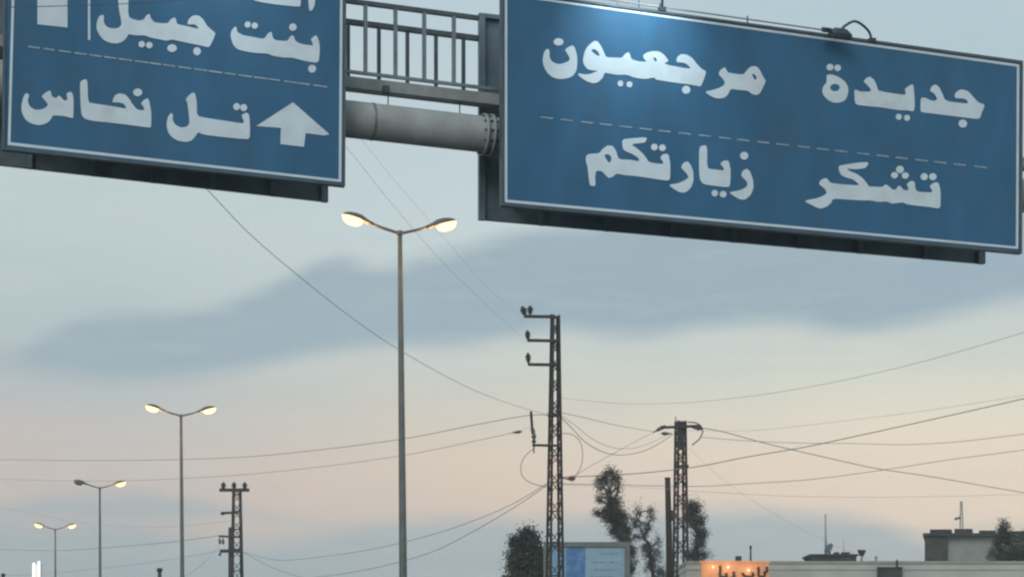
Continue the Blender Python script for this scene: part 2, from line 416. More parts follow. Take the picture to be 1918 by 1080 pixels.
def seg(name, p0, p1, wpx, off, th, m, parent):               # straight strip between two pixels
    a, c = Vector(p0), Vector(p1); n = Vector((-(c - a).y, (c - a).x)).normalized() * wpx / 2
    return quad_prism(name, [tuple(a - n), tuple(c - n), tuple(c + n), tuple(a + n)], off, th, m, parent)
def along(a, c, t): return (a[0] + (c[0] - a[0]) * t, a[1] + (c[1] - a[1]) * t)

# ---- right sign
rs = thing('road_sign', GP(945, 384, 0), 'wide blue sign with two rows of white Arabic words, right of the railed walkway', 'road sign', 'blue signs on the gantry')
RC = [(940, -20), (1916, 114.5), (1914, 474), (940, 384)]
quad_prism('panel', RC, 0, .05, M_BLUE, rs)
def rim(corners, wpx, off, th, m, parent, name='frame'):
    cx = sum(p[0] for p in corners) / 4; cy = sum(p[1] for p in corners) / 4
    inner = []
    for x, y in corners: inner.append((x + (wpx if x < cx else -wpx), y + (wpx if y < cy else -wpx)))
    o, i = corners, inner
    for a, c, e, f in ((0, 1, 1, 0), (1, 2, 2, 1), (2, 3, 3, 2), (3, 0, 0, 3)):
        quad_prism(name, [o[a], o[c], i[e], i[f]], off, th, m, parent)
def grow(c4, d):
    cx = sum(p[0] for p in c4) / 4; cy = sum(p[1] for p in c4) / 4
    return [(x + (-d if x < cx else d), y + (-d if y < cy else d)) for x, y in c4]
rim(grow(RC, .6), 4.6, .018, .075, M_RIM, rs)
rim([(945.5, -12.5), (1909.5, 120.5), (1907.5, 466), (945.5, 378.5)], 4.6, .004, .003, M_LET, rs, 'border')
# dashed divider
A0, A1 = (1013, 219.5), (1862, 315.5)
n = 23
for k in range(n):
    t0 = (k + rnd.uniform(-.05, .05)) / n; t1 = t0 + .62 / n
    seg('dash', along(A0, A1, t0), along(A0, A1, t1), 2.5, .004, .003, M_DASH, rs)
# words
g1 = lambda p: T(1000, 50, 9, p); h1 = lambda p: T(1120, 70, 9, p); i1 = lambda p: T(1220, 80, 9.818, p)
j1 = lambda p: T(1310, 100, 10.286, p); k1 = lambda p: T(1530, 105, 8.506, p); m1 = lambda p: T(1700, 130, 9, p)
n1 = lambda p: T(1080, 245, 8, p); o1 = lambda p: T(1240, 260, 8, p); r1_ = lambda p: T(1500, 290, 10.286, p); s1 = lambda p: T(1620, 295, 9, p)
glyph([g1([(240, 375), (265, 420), (262, 520), (310, 600), (420, 640), (530, 610), (600, 575), (600, 520), (560, 450), (520, 400), (570, 350), (650, 315), (690, 360), (725, 480), (730, 600), (720, 740), (660, 830), (580, 870), (450, 890), (330, 865), (240, 800), (175, 700), (145, 580), (165, 450), (200, 390)])], rs)
dot(1046.1, 78.9, 9.8, 7.2, rs)
glyph([g1([(940, 300), (1020, 240), (1080, 255), (1130, 330), (1180, 430), (1215, 520)]) +
       h1([(300, 345), (400, 350), (450, 290), (510, 250), (540, 290), (560, 370), (680, 410), (830, 415), (780, 370), (755, 310), (820, 260), (920, 235), (1030, 240), (1110, 290), (1180, 380), (1185, 410)]) +
       i1([(230, 380), (330, 420), (450, 440), (600, 470), (730, 480), (680, 420), (600, 370), (460, 365), (470, 270), (550, 210), (660, 225), (760, 290), (840, 400), (930, 490), (1010, 530), (980, 640), (910, 810), (850, 800), (700, 770), (480, 745), (250, 710), (80, 680)]) +
       h1([(980, 710), (940, 680), (800, 710), (600, 680), (500, 635), (300, 635), (120, 600)]) +
       g1([(1190, 790), (1150, 880), (1080, 940), (1000, 960), (900, 930), (800, 870), (740, 810), (760, 790), (850, 810), (950, 800), (1040, 765), (1080, 745), (980, 740), (900, 720), (840, 640), (825, 560), (850, 440), (880, 370)]),
       g1([(970, 390), (1020, 380), (1080, 420), (1110, 480), (1090, 500), (1030, 470), (975, 420)]),
       h1([(925, 345), (975, 345), (1000, 405), (962, 415)])], rs)
dot(1162, 156.8, 5.6, 6, rs); dot(1179, 158.4, 6, 6, rs); dot(1285.2, 168.6, 8.2, 8, rs)
glyph([j1([(480, 265), (510, 300), (545, 370), (700, 400), (850, 410), (910, 330), (990, 255), (1100, 250), (1170, 330), (1230, 460), (1280, 530), (1230, 650), (1160, 780), (1100, 805), (1020, 790), (930, 720), (780, 710), (600, 685), (560, 780), (500, 850), (390, 875), (290, 860), (180, 800), (105, 740), (250, 710), (380, 670), (470, 620), (495, 560), (450, 490), (370, 410), (390, 340)]),
       j1([(1010, 400), (1060, 400), (1110, 470), (1090, 520), (1040, 480)])], rs)
glyph([k1([(155, 300), (240, 295), (340, 330), (450, 410), (505, 510), (490, 630), (450, 710), (360, 745), (260, 745), (160, 690), (95, 610), (85, 540), (110, 470), (155, 430)]),
       k1([(210, 480), (280, 440), (350, 465), (370, 510), (330, 560), (260, 565), (215, 530)])], rs)
dot(1554.7, 126.2, 7, 6.6, rs); dot(1568.8, 127.5, 6.6, 6.4, rs)
glyph([k1([(595, 525), (690, 570), (860, 570), (860, 530), (800, 460), (740, 410), (790, 350), (850, 330), (910, 380), (955, 470), (970, 550), (1100, 580), (1400, 625), (1420, 590), (1395, 530)]) +
       m1([(50, 260), (95, 260), (110, 400), (120, 600), (105, 715), (0, 690)]) + k1([(1300, 865), (1000, 815), (800, 800), (620, 775), (600, 700)])], rs)
dot(1683.4, 219, 6, 6, rs); dot(1698.8, 221, 6, 6, rs)
glyph([m1([(220, 480), (300, 480), (400, 530), (480, 530), (500, 490), (450, 410), (370, 360), (410, 280), (470, 255), (530, 300), (590, 420), (620, 510), (700, 545), (860, 565), (1020, 580), (1010, 530), (950, 490), (800, 490), (790, 420), (860, 350), (930, 340), (1020, 370), (1110, 470), (1190, 560), (1290, 590), (1290, 640), (1250, 730), (1210, 840), (1050, 825), (700, 780), (450, 750), (300, 730), (215, 720)])], rs)
dot(1803.3, 231.7, 8.4, 8, rs)
glyph([n1([(140, 375), (190, 345), (340, 340), (390, 270), (460, 220), (540, 225), (590, 300), (630, 430), (800, 435), (940, 460), (930, 410), (840, 350), (740, 310), (690, 270), (680, 130), (800, 115), (1060, 95), (1030, 180), (850, 195), (830, 215), (900, 260), (980, 330), (1040, 400), (1075, 465), (1180, 490), (1300, 500), (1290, 450), (1250, 410), (1290, 350), (1375, 345), (1405, 500), (1400, 740), (1330, 745), (1100, 710), (900, 680), (720, 665), (600, 640), (540, 690), (480, 710), (440, 670), (370, 600), (290, 600), (275, 700), (285, 810), (270, 830), (200, 825), (180, 700), (165, 540), (135, 450)]),
       n1([(410, 360), (480, 350), (525, 400), (510, 470), (480, 480), (440, 420)])], rs)
dot(1225.6, 275.6, 6.6, 6.6, rs); dot(1240.6, 276.9, 6.8, 6.6, rs)
glyph([o1([(380, 335), (430, 390), (470, 500), (470, 640), (430, 740), (350, 805), (270, 805), (180, 755), (95, 690), (230, 670), (330, 630), (400, 580), (370, 520), (280, 430), (320, 360)])], rs)
glyph([o1([(555, 120), (640, 95), (675, 120), (675, 450), (800, 460), (930, 480), (920, 430), (870, 370), (930, 325), (1000, 325), (1030, 480), (1020, 725), (900, 720), (750, 700), (620, 680), (570, 620), (555, 500)])], rs)
dot(1338.8, 361.9, 6.4, 6.4, rs); dot(1354.4, 363.8, 6.8, 6.4, rs)
glyph([o1([(1270, 445), (1320, 490), (1365, 620), (1370, 740), (1330, 840), (1250, 910), (1170, 910), (1080, 860), (1000, 800), (1150, 775), (1240, 740), (1285, 690), (1270, 640), (1180, 550), (1210, 480)])], rs)
dot(1393.8, 291.9, 8, 7.8, rs)
glyph([r1_([(480, 445), (530, 480), (560, 540), (800, 570), (1130, 590), (1080, 530), (1000, 470), (880, 440), (780, 400), (730, 290), (730, 210), (870, 185), (1100, 150), (1290, 140), (1300, 180), (1240, 260), (1050, 280), (900, 265), (910, 300), (1080, 370), (1180, 440), (1260, 530), (1310, 610)]) +
       s1([(120, 490), (290, 500), (350, 450), (410, 490), (460, 540), (520, 545), (560, 480), (600, 480), (640, 540), (730, 560), (730, 500), (700, 450), (780, 390), (840, 410), (850, 540), (900, 580), (1120, 590), (1140, 560), (1085, 480), (1170, 420), (1240, 420), (1275, 560), (1275, 830), (1240, 860), (1100, 835), (720, 795), (640, 755), (450, 780), (380, 740), (220, 750), (80, 720)]) +
       r1_([(1240, 880), (1000, 870), (620, 840), (580, 930), (500, 1000), (380, 1040), (270, 1000), (180, 950), (80, 910), (110, 870), (300, 840), (430, 790), (500, 740), (470, 660), (340, 560), (390, 480)])], rs)
dot(1685.6, 317.5, 7.6, 7.4, rs); dot(1675.4, 328.2, 7, 6.4, rs); dot(1695.6, 328.8, 7, 6.4, rs)
dot(1731, 331, 7.2, 7, rs); dot(1747.2, 331, 7.4, 7, rs)

# ---- left sign
ls = thing('road_sign', GP(645, 350, 0), 'blue sign with white Arabic words and upward arrows, left of the railed walkway', 'road sign', 'blue signs on the gantry')
LC = [(9, -250), (649, -170), (646, 348), (5, 279)]
quad_prism('panel', LC, 0, .05, M_BLUE, ls)
rim(grow(LC, .6), 4.6, .018, .075, M_RIM, ls)
# pale border (right side double lined by a paler strip)
LB = [(28, -232), (643, -152), (639.5, 341), (14.5, 271.5)]
rim(LB, 5.0, .004, .003, M_LET, ls, 'border')
B0, B1 = (54, 87.5), (616, 163.5)
n = 20
for k in range(n):
    t0 = (k + rnd.uniform(-.06, .06)) / n; t1 = t0 + rnd.uniform(.74, .93) / n
    seg('dash', along(B0, B1, t0), along(B0, B1, t1), 2.8, .004, .003, M_DASH, ls)
seg('divider', (166.5, -150), (167, 75), 4.2, .004, .003, M_LET, ls)
a1 = lambda p: T(30, 130, 9, p); b1 = lambda p: T(140, 140, 9, p); c1 = lambda p: T(300, 160, 8, p); d1 = lambda p: T(470, 180, 8, p); e1 = lambda p: T(420, 0, 7.2, p)
glyph([a1([(180, 400), (225, 430), (195, 530), (225, 620), (310, 680), (400, 685), (490, 655), (545, 600), (500, 540), (430, 455), (460, 425), (540, 365), (585, 365), (600, 450), (640, 480), (690, 480), (720, 440), (755, 465), (800, 520), (850, 530), (870, 490), (845, 410), (920, 375), (955, 410), (970, 500), (968, 800), (958, 825), (800, 785), (620, 775), (590, 840), (540, 895), (460, 930), (380, 942), (290, 925), (200, 885), (140, 820), (95, 720), (90, 600), (120, 480), (150, 420)])], ls)
glyph([b1([(85, 140), (120, 95), (215, 70), (222, 470), (340, 490), (620, 530), (860, 575), (870, 555), (830, 495), (760, 470), (635, 470), (640, 420), (680, 345), (760, 315), (850, 335), (920, 410), (960, 480), (1040, 580), (1100, 600), (1175, 600), (1160, 540), (1110, 480), (1190, 410), (1245, 400), (1290, 620), (1290, 800), (1285, 895), (1150, 880), (900, 845), (600, 810), (300, 780), (170, 745), (105, 670)])], ls)
dot(257.8, 173.3, 9, 7.6, ls)
glyph([c1([(160, 410), (195, 440), (185, 520), (225, 590), (310, 635), (400, 620), (440, 570), (430, 430), (405, 240), (380, 220), (410, 170), (480, 110), (520, 115), (550, 250), (550, 460), (700, 490), (1000, 535), (1250, 575), (1255, 530), (1215, 450), (1290, 405), (1335, 440), (1345, 600), (1345, 810), (1200, 800), (900, 770), (650, 740), (570, 700), (530, 760), (470, 830), (390, 850), (280, 835), (190, 790), (120, 710), (95, 600), (110, 480)])], ls)
dot(443.2, 200, 6.8, 7, ls); dot(456.4, 201.8, 6.8, 7, ls)
poly_mesh('arrow', [d1([(630, 95), (1175, 572), (1100, 592), (820, 555), (795, 762), (440, 720), (450, 478), (80, 450)])], .004, LT, M_LET, ls, 0)
poly_mesh('arrow', [[(98, -105), (150, -48), (126, -50), (126.5, 52), (70, 46), (70, -58), (45, -62)]], .004, LT, M_LET, ls, 0)
glyph([[(191.3, 28.3), (194.8, 29.2), (194.2, 41.7), (198.3, 49.2), (205.8, 53.3), (216.7, 54.2), (223.3, 51.7), (227.5, 46.7), (226.7, 37.5), (223.3, 20.8), (221.7, 8.3), (220, -18), (238, -26), (240.8, 0), (240, 20.8), (241.7, 33.3), (250, 36.7), (260, 39.2), (269.2, 37.5), (273.3, 30), (280, 25.8), (282.5, 35), (288.7, 42.1), (299.4, 44), (315, 44), (318.9, 37.2), (326.7, 32.8), (329.6, 36.2), (331.5, 46), (348.1, 48.9), (362.6, 52.8), (373.3, 54.2), (367.5, 47.9), (362.6, 45.5), (351, 46.9), (352, 38.2), (360.7, 29.4), (372.4, 29.4), (381.1, 37.2), (387, 47.9), (396.7, 56.7), (404, 62.5), (399.6, 74.2), (391.8, 89.7), (377.2, 85.8), (357.8, 82), (338.3, 78), (321.8, 74.2), (312.1, 77.1), (299.4, 74.2), (282.9, 71.2), (271.7, 66.7), (253.3, 66.7), (240.8, 64.2), (236.7, 71.7), (230, 78.3), (220, 82), (205.8, 80.8), (193.3, 75), (185, 64.2), (180.4, 53.3), (181.7, 40), (185.8, 30.8)]], ls)
dot(265.4, 83.3, 6.4, 6.4, ls); dot(279.6, 85, 6.6, 6.2, ls); dot(322.3, 90.7, 9.6, 7.6, ls); dot(369, 96.5, 7.6, 8, ls)
glyph([e1([(160, 350), (175, 440), (260, 480), (400, 505), (540, 530), (590, 450), (640, 430), (650, 500), (680, 545), (850, 560), (890, 490), (935, 480), (960, 560), (1050, 600), (1200, 620), (1190, 580), (1165, 530), (1240, 470), (1280, 560), (1290, 700), (1270, 855), (1100, 830), (920, 780), (800, 780), (650, 755), (590, 725), (450, 720), (300, 700), (180, 670), (120, 610), (85, 500), (95, 410)])], ls)
dot(463.8, 46.5, 6.2, 6.2, ls); dot(477, 48.6, 6.2, 6.2, ls); dot(548.5, 51.4, 7.4, 7.4, ls); dot(584.6, 129.2, 7.8, 7.8, ls)
glyph([e1([(380, -60), (420, -140), (1000, -80), (1035, -60), (1030, 85), (1000, 95), (700, 65), (500, 35), (390, 5)])], ls)
glyph([e1([(1135, -180), (1230, -200), (1225, 60), (1195, 130), (1150, 160), (1135, 60)])], ls)

# ---- the signs that face the other way: only their dark backs are seen behind and below the front ones
def back_sign(c4, label, ribs):
    r = thing('back_sign', GP(c4[3][0], c4[3][1], -.8), label, 'road sign', 'dark backs of the signs facing the other way')
    quad_prism('panel', c4, -.8, .05, M_BACK, r)
    w = 11
    x0, x1 = c4[0][0], c4[1][0]
    quad_prism('rib', [(x0, c4[0][1]), (x0 + w, c4[0][1] + 1), (x0 + w, c4[3][1] + 1), (x0, c4[3][1])], -.74, .058, M_RIB, r)
    quad_prism('rib', [(x1 - w, c4[1][1] - 1), (x1, c4[1][1]), (x1, c4[2][1]), (x1 - w, c4[2][1] - 1)], -.74, .058, M_RIB, r)
    for t in ribs:
        xt = x0 + (x1 - x0) * t; yt = c4[0][1] + (c4[1][1] - c4[0][1]) * t; yb = c4[3][1] + (c4[2][1] - c4[3][1]) * t
        quad_prism('rib', [(xt, yt), (xt + 9, yt + 1), (xt + 9, yb + 1), (xt, yb)], -.74, .058, M_RIB, r)
    # top and bottom edge channel
    quad_prism('edge_channel', [(x0 + w + .5, c4[0][1] + 1.2), (x1 - w - .5, c4[1][1] - 1.2), (x1 - w - .5, c4[1][1] + 7), (x0 + w + .5, c4[0][1] + 9)], -.745, .053, M_BACK, r)
    return r
bs = back_sign([(898, 24), (1845, 136), (1846, 493.5), (899, 410.5)], 'dark panel behind the wide right-hand blue sign, showing at its left and below', (.12, .25, .38, .5, .63, .75, .88))
bs2 = back_sign([(-48, -220), (614, -140), (615, 377.5), (-50, 303)], 'dark back of the sign behind the left-hand blue sign, showing as a strip below it', (.15, .33, .5, .67, .84))
# brackets tying front and back signs to the beam
for px in (1000, 1300, 1600, 1850):
    s = on_plane(px, 0, 0)[0]
    for dz in (-.55, .55):
        MB().bar(G(s, -.052, BZ(s) + dz), G(s, -.738, BZ(s) + dz), .05).build('bracket', M_RAILD, gantry)
for px in (60, 300, 560):
    s = on_plane(px, 0, 0)[0]
    for dz in (-.45, .55):
        MB().bar(G(s, -.052, BZ(s) + dz), G(s, -.738, BZ(s) + dz), .05).build('bracket', M_RAILD, gantry)

# ---- floodlights on curved arms
def floodlight(px_head, py_head, px_root, py_root, label, lit, hoff=.16, rise=.16):
    root = GP(px_root, py_root, .0); head = GP(px_head, py_head, hoff)
    if lit: hs_, hz_ = on_plane(px_head, py_head, 0); head = G(hs_, hoff, hz_)
    t = thing('floodlight', root, label, 'floodlight', 'floodlights on the gantry signs')
    top = (root + head) / 2 + Vector((0, 0, rise))
    pth = smooth_path([root - Vector((0, 0, .03)), root * .9 + head * .1 + Vector((0, 0, rise * .55)), top + GU * .0, head * .82 + root * .18 + Vector((0, 0, rise * .62)), head + Vector((0, 0, .03))], 7)
    MB().tube(pth, .013, 8).build('arm', M_FLOOD, t)
    MB().obox(root, GU, GN, (0, 0, 1), .035, .03, .02).build('mounting_plate', M_FLOOD, t)
    # trapezoid head tipped towards the sign face
    b = MB(); ax = GU; dn = (Vector((0, 0, -1)) - GN * (1.3 if lit else .5)).normalized(); sd = ax.cross(dn).normalized()
    def ring(c, hx, hy): return [c + ax * (i * hx) + sd * (j * hy) for i, j in ((-1, -1), (1, -1), (1, 1), (-1, 1))]
    b.loft([ring(head - dn * .05, .05, .035), ring(head - dn * .01, .10, .075), ring(head + dn * .035, .105, .08)], smooth=False)
    b.build('housing', M_FLOOD, t)
    b = MB(); b.obox(head + dn * .042, ax, sd, dn, .088, .064, .006); b.build('glass', M_BULB if lit else M_GLASS, t)
    b = MB(); b.obox(head - dn * .02 - ax * .16, ax, sd, dn, .045, .03, .022); b.build('ballast_box', M_FLOOD, t)
    if lit:
        ld = bpy.data.lights.new('lamp_light', 'SPOT'); ld.energy = lit; ld.color = (.72, .90, 1.0); ld.spot_size = R(98); ld.spot_blend = 1.0; ld.shadow_soft_size = .05
        lo = bpy.data.objects.new('lamp_light', ld); COL.objects.link(lo); lo.parent = t
        lo.location = head + dn * .07 - root; lo.rotation_euler = (-dn).to_track_quat('Z', 'Y').to_euler()
    return t
floodlight(1574, 63, 1633, 76, 'small unlit floodlight on a curved arm above the right end of the wide blue sign', 0)
floodlight(1190, -62, 1240, 18, 'lit floodlight on a curved arm over the left part of the wide blue sign', 68, hoff=.86, rise=.1)
floodlight(395, -235, 450, -200, 'lit floodlight on a curved arm over the left-hand blue sign', 42, hoff=.86, rise=.1)
cc = thing('cable_conduit', GP(1060, -8, -.03), 'thin pale conduit running along the top edge of the wide blue sign', 'conduit')
MB().tube([GP(1060, -12, -.03), GP(1560, 59, -.03)], .008, 6).build('pipe', M_PALE, cc)
for px in (1157, 1197, 1236, 1400):
    y = -12 + (px - 1060) * .142
    MB().bar(GP(px, y - 6, -.03), GP(px, y + 16, -.03), .012).build('clip', M_RAILD, cc)

# ------------------------------------------------------------------ street lamps
LAMP_H = 13.2
def luminaire(t, sg, lit):
    """cobra head on the arm pointing along sg * GU, local coordinates of the lamp"""
    A = GU * sg; Z = Vector((0, 0, 1)); Sd = A.cross(Z)
    top = Vector((0, 0, LAMP_H)); e0 = top + A * .76 + Z * .17
    fwd = (A * 1 + Z * .26).normalized(); upv = (Z - fwd * Z.dot(fwd)).normalized()
    arm = smooth_path([top - Z * .05, top + A * .25 + Z * .015, top + A * .5 + Z * .08, e0], 4)
    am = MB().tube(arm, .038, 10).build('arm', M_POLE, t, origin=(0, 0, 0)); 
    rings = []
    for k, (d, w, h0, h1) in enumerate(((-.05, .045, .045, .045), (.06, .06, .05, .06), (.16, .09, .05, .09), (.28, .145, .03, .135), (.45, .165, .02, .145), (.62, .145, .015, .12), (.74, .09, .01, .07), (.78, .03, .005, .03))):
        c = e0 + fwd * d; r = []
        for j in range(14):
            th = 2 * math.pi * j / 14; cy, sz = math.cos(th), math.sin(th)
            r.append(c + Sd * (cy * w) + upv * (sz * (h1 if sz > 0 else h0)))
        rings.append(r)
    hs = MB().loft(rings).build('luminaire', M_LUM, t, origin=(0, 0, 0)); 
    rings = []
    for k in range(9):
        u = -1 + 2 * k / 8; rr = math.sqrt(max(.0, 1 - u * u)); c = e0 + fwd * (.50 + .30 * u) - upv * .015; r = []
        for j in range(14):
            th = 2 * math.pi * j / 14; cy, sz = math.cos(th), math.sin(th)
            r.append(c + Sd * (cy * .155 * max(rr, .03)) + upv * (sz * (.02 if sz > 0 else .195) * max(rr, .03)))
        rings.append(r)
    ln = MB().loft(rings).build('lens', M_LENS if lit else M_LENSOFF, hs, origin=(0, 0, 0))
    if lit:
        ld = bpy.data.lights.new('lamp_light', 'POINT'); ld.energy = 38; ld.color = (1, .55, .2); ld.shadow_soft_size = .1
        lo = bpy.data.objects.new('lamp_light', ld); COL.objects.link(lo); lo.parent = hs; lo.location = e0 + fwd * .10 - upv * .34
def street_lamp(px, ytop, lean_px, label, lit=(True, True)):
    d = (LAMP_H - CAMZ) * F / (HY - ytop)
    top = P(px, ytop, d)
    ang = math.atan(lean_px / 640)                              # slight lean of the pole to the left
    t = thing('street_lamp', (top.x + math.tan(ang) * LAMP_H, d, 0.13), label, 'street lamp', 'double-armed street lamps along the median')
    t.rotation_euler = (0, -ang, 0)
    return t
proto = street_lamp(749, 443, 6, 'nearest and tallest double-armed street lamp, standing between the two blue signs')
MB().tube([(0, 0, 0), (0, 0, 1.2), (0, 0, LAMP_H)], [.125, .12, .06], 16).build('pole', M_POLE, proto, origin=(0, 0, 0))
MB().box(-.2, .2, -.2, .2, 0, .03).build('base_plate', M_POLE, proto, origin=(0, 0, 0))
MB().tube([(0, 0, LAMP_H - .1), (0, 0, LAMP_H + .02)], [.075, .075], 12).build('collar', M_POLE, proto, origin=(0, 0, 0))
luminaire(proto, -1, True); luminaire(proto, 1, True)
def copy_tree(o, parent):
    c = o.copy(); COL.objects.link(c); c.parent = parent
    for ch in o.children: copy_tree(ch, c)
    return c
LMP = [proto]
for px, y, l, lab in ((339, 782, 5, 'second nearest double-armed street lamp with both heads lit, at the left under the cloud band'),
                      (187, 916, 2, 'third double-armed street lamp, its left head dark and only the right one lit'),
                      (103.5, 993, 2, 'farthest and shortest double-armed street lamp with two small lit heads')):
    t = street_lamp(px, y, l, lab)
    for ch in proto.children: copy_tree(ch, t)
    LMP.append(t)
# dark left head of the third lamp
lum = [c for c in LMP[2].children if c.name.startswith('luminaire')]
left = min(lum, key=lambda c: sum(v.co.dot(GU) for v in c.data.vertices))
for c in list(left.children):
    if c.type == 'LIGHT': bpy.data.objects.remove(c)
    else:
        c.data = c.data.copy(); c.data.materials[0] = M_LENSOFF

# ------------------------------------------------------------------ lattice poles
def lattice(t, base, wt, wb, dt, h, levels, leg_w, brace_w, red=None, turn=GU):
    """square tapered pole; local x along turn"""
    ax = Vector(turn); ay = Vector((-ax.y, ax.x, 0)); base = Vector(base)
    def cor(i, j, z, shift=0):
        k = z / h; w = (wb + (wt - wb) * k) / 2
        return base + ax * (i * w + shift * (1 - k)) + ay * (j * w) + Vector((0, 0, z))
    cs = ((-1, -1), (1, -1), (1, 1), (-1, 1))
    sh = dt
    for i, j in cs:
        MB().bar(cor(i, j, 0, sh), cor(i, j, h, sh), leg_w).build('leg', M_TOWER, t)
    # levels get closer together towards the top
    zs = [0]; step0 = wb * 1.55
    z = 0
    while z < h - .12:
        k = z / h; z += max((wb + (wt - wb) * k) * levels, .16); zs.append(min(z, h))
    for n_, (z0, z1) in enumerate(zip(zs[:-1], zs[1:])):
        m = M_TOWER
        if red and red[0] < (z0 + z1) / 2 < red[1] and n_ % 4 != 1: m = M_RUST
        for f in range(4):
            a, c = cs[f], cs[(f + 1) % 4]
            if (n_ + f) % 2: a, c = c, a
            MB().bar(cor(*a, z0, sh), cor(*c, z1, sh), brace_w, brace_w * .5).build('brace', m, t)
            if n_ % 2 == 0: MB().bar(cor(*a, z0, sh), cor(*c, z0, sh), brace_w, brace_w * .6).build('batten', m, t)
    return cor
def pin_ins(t, p, h, r, m=M_INS, up=Vector((0, 0, 1))):
    """pin insulator: a stem carrying three sheds"""
    p = Vector(p); ux = up.normalized(); o = Vector((1, 0, 0)) if abs(ux.x) < .8 else Vector((0, 1, 0))
    a = ux.cross(o).normalized(); b_ = ux.cross(a)
    prof = ((0, .25), (.25, .25), (.28, .7), (.40, .35), (.45, .95), (.58, .4), (.64, 1.0), (.80, .55), (.9, .5), (1.0, .15))
    rings = [[p + ux * (z * h) + (a * math.cos(2 * math.pi * j / 10) + b_ * math.sin(2 * math.pi * j / 10)) * (q * r) for j in range(10)] for z, q in prof]
    return MB().loft(rings).build('insulator', m, t)

# tower 1 -----------------------------------------------------------
Y1 = 58.0; m1_ = M(Y1)
H1 = P(0, 590, Y1).z
base1 = P(1032.5, 1280, Y1); base1.z = 0
t1 = thing('power_pole', base1, 'tall dark lattice power pole with three short crossarms on its left, right of centre', 'power pole', 'lattice power poles')
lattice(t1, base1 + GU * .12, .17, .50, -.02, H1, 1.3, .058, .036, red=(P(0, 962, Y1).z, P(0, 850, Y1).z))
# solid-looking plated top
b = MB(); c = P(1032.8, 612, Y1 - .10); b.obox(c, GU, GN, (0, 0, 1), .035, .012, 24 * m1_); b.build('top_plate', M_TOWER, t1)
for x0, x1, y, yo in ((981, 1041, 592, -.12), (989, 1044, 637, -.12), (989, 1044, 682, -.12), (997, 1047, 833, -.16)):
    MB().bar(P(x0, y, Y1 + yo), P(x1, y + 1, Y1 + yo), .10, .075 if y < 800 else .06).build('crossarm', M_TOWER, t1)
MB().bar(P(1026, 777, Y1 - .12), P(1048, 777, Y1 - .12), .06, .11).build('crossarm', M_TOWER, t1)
pin_ins(t1, P(985, 594, Y1 - .12), 22 * m1_, 7.5 * m1_, up=Vector((-.35, 0, 1)))
pin_ins(t1, P(993, 592, Y1 - .12), 20 * m1_, 7.0 * m1_)
pin_ins(t1, P(989, 640, Y1 - .12), 22 * m1_, 6.5 * m1_, up=Vector((-.05, 0, 1)))
pin_ins(t1, P(990, 684, Y1 - .12), 24 * m1_, 6.5 * m1_, up=Vector((-.05, 0, 1)))
MB().bar(P(994.5, 770, Y1 - .16), P(997.5, 812, Y1 - .16), .06, .06).build('fuse_holder', M_TOWER, t1)
pin_ins(t1, P(1000, 848, Y1 - .16), 46 * m1_, 5.0 * m1_, M_INSG)
pin_ins(t1, P(1060, 896, Y1 - .1), 18 * m1_, 6.5 * m1_, M_RUST, up=Vector((1, 0, .05)))
MB().bar(P(1046, 893, Y1 - .1), P(1062, 896, Y1 - .1), .03).build('bracket', M_TOWER, t1)
pin_ins(t1, P(958, 810, Y1 - .2), 20 * m1_, 3.6 * m1_, up=Vector((1, 0, .12)))

# tower 2 -----------------------------------------------------------
Y2 = 80.0; m2_ = M(Y2)
H2 = P(0, 788, Y2).z; base2 = P(1272.5, 1280, Y2); base2.z = 0
t2 = thing('power_pole', base2, 'lattice power pole with looped jumper cables at its top, behind the wooden pole', 'power pole', 'lattice power poles')
lattice(t2, base2 + GU * .05, .30, .58, .0, H2, 1.15, .075, .05, red=(P(0, 975, Y2).z, P(0, 848, Y2).z))
c = P(1275, 815, Y2 - .19); MB().obox(c, GU, GN, (0, 0, 1), .15, .02, 27 * m2_).build('top_plate', M_TOWER, t2)
MB().bar(P(1243, 800, Y2 - .3), P(1312, 797, Y2 - .3), .09, .10).build('crossarm', M_TOWER, t2)
pin_ins(t2, P(1224, 809, Y2 - .3), 26 * m2_, 4.8 * m2_, up=Vector((1, 0, .55)))
pin_ins(t2, P(1258, 812, Y2 - .3), 20 * m2_, 4.2 * m2_, up=Vector((-1, 0, .05)))
pin_ins(t2, P(1290, 797, Y2 - .3), 26 * m2_, 5.0 * m2_, up=Vector((1, 0, -.25)))
MB().bar(P(1265, 780, Y2), P(1267, 800, Y2), .03).build('spike', M_TOWER, t2)
MB().tube(smooth_path([P(1288, 790, Y2 - .3), P(1305, 792, Y2 - .3), P(1316, 803, Y2 - .3), P(1311, 820, Y2 - .3), P(1296, 833, Y2 - .3)], 5), .028, 6).build('jumper_cable', M_WIRE, t2)
MB().bar(P(1263, 873, Y2 - .3), P(1290, 873, Y2 - .3), .05, .13).build('clamp_band', M_TOWER, t2)

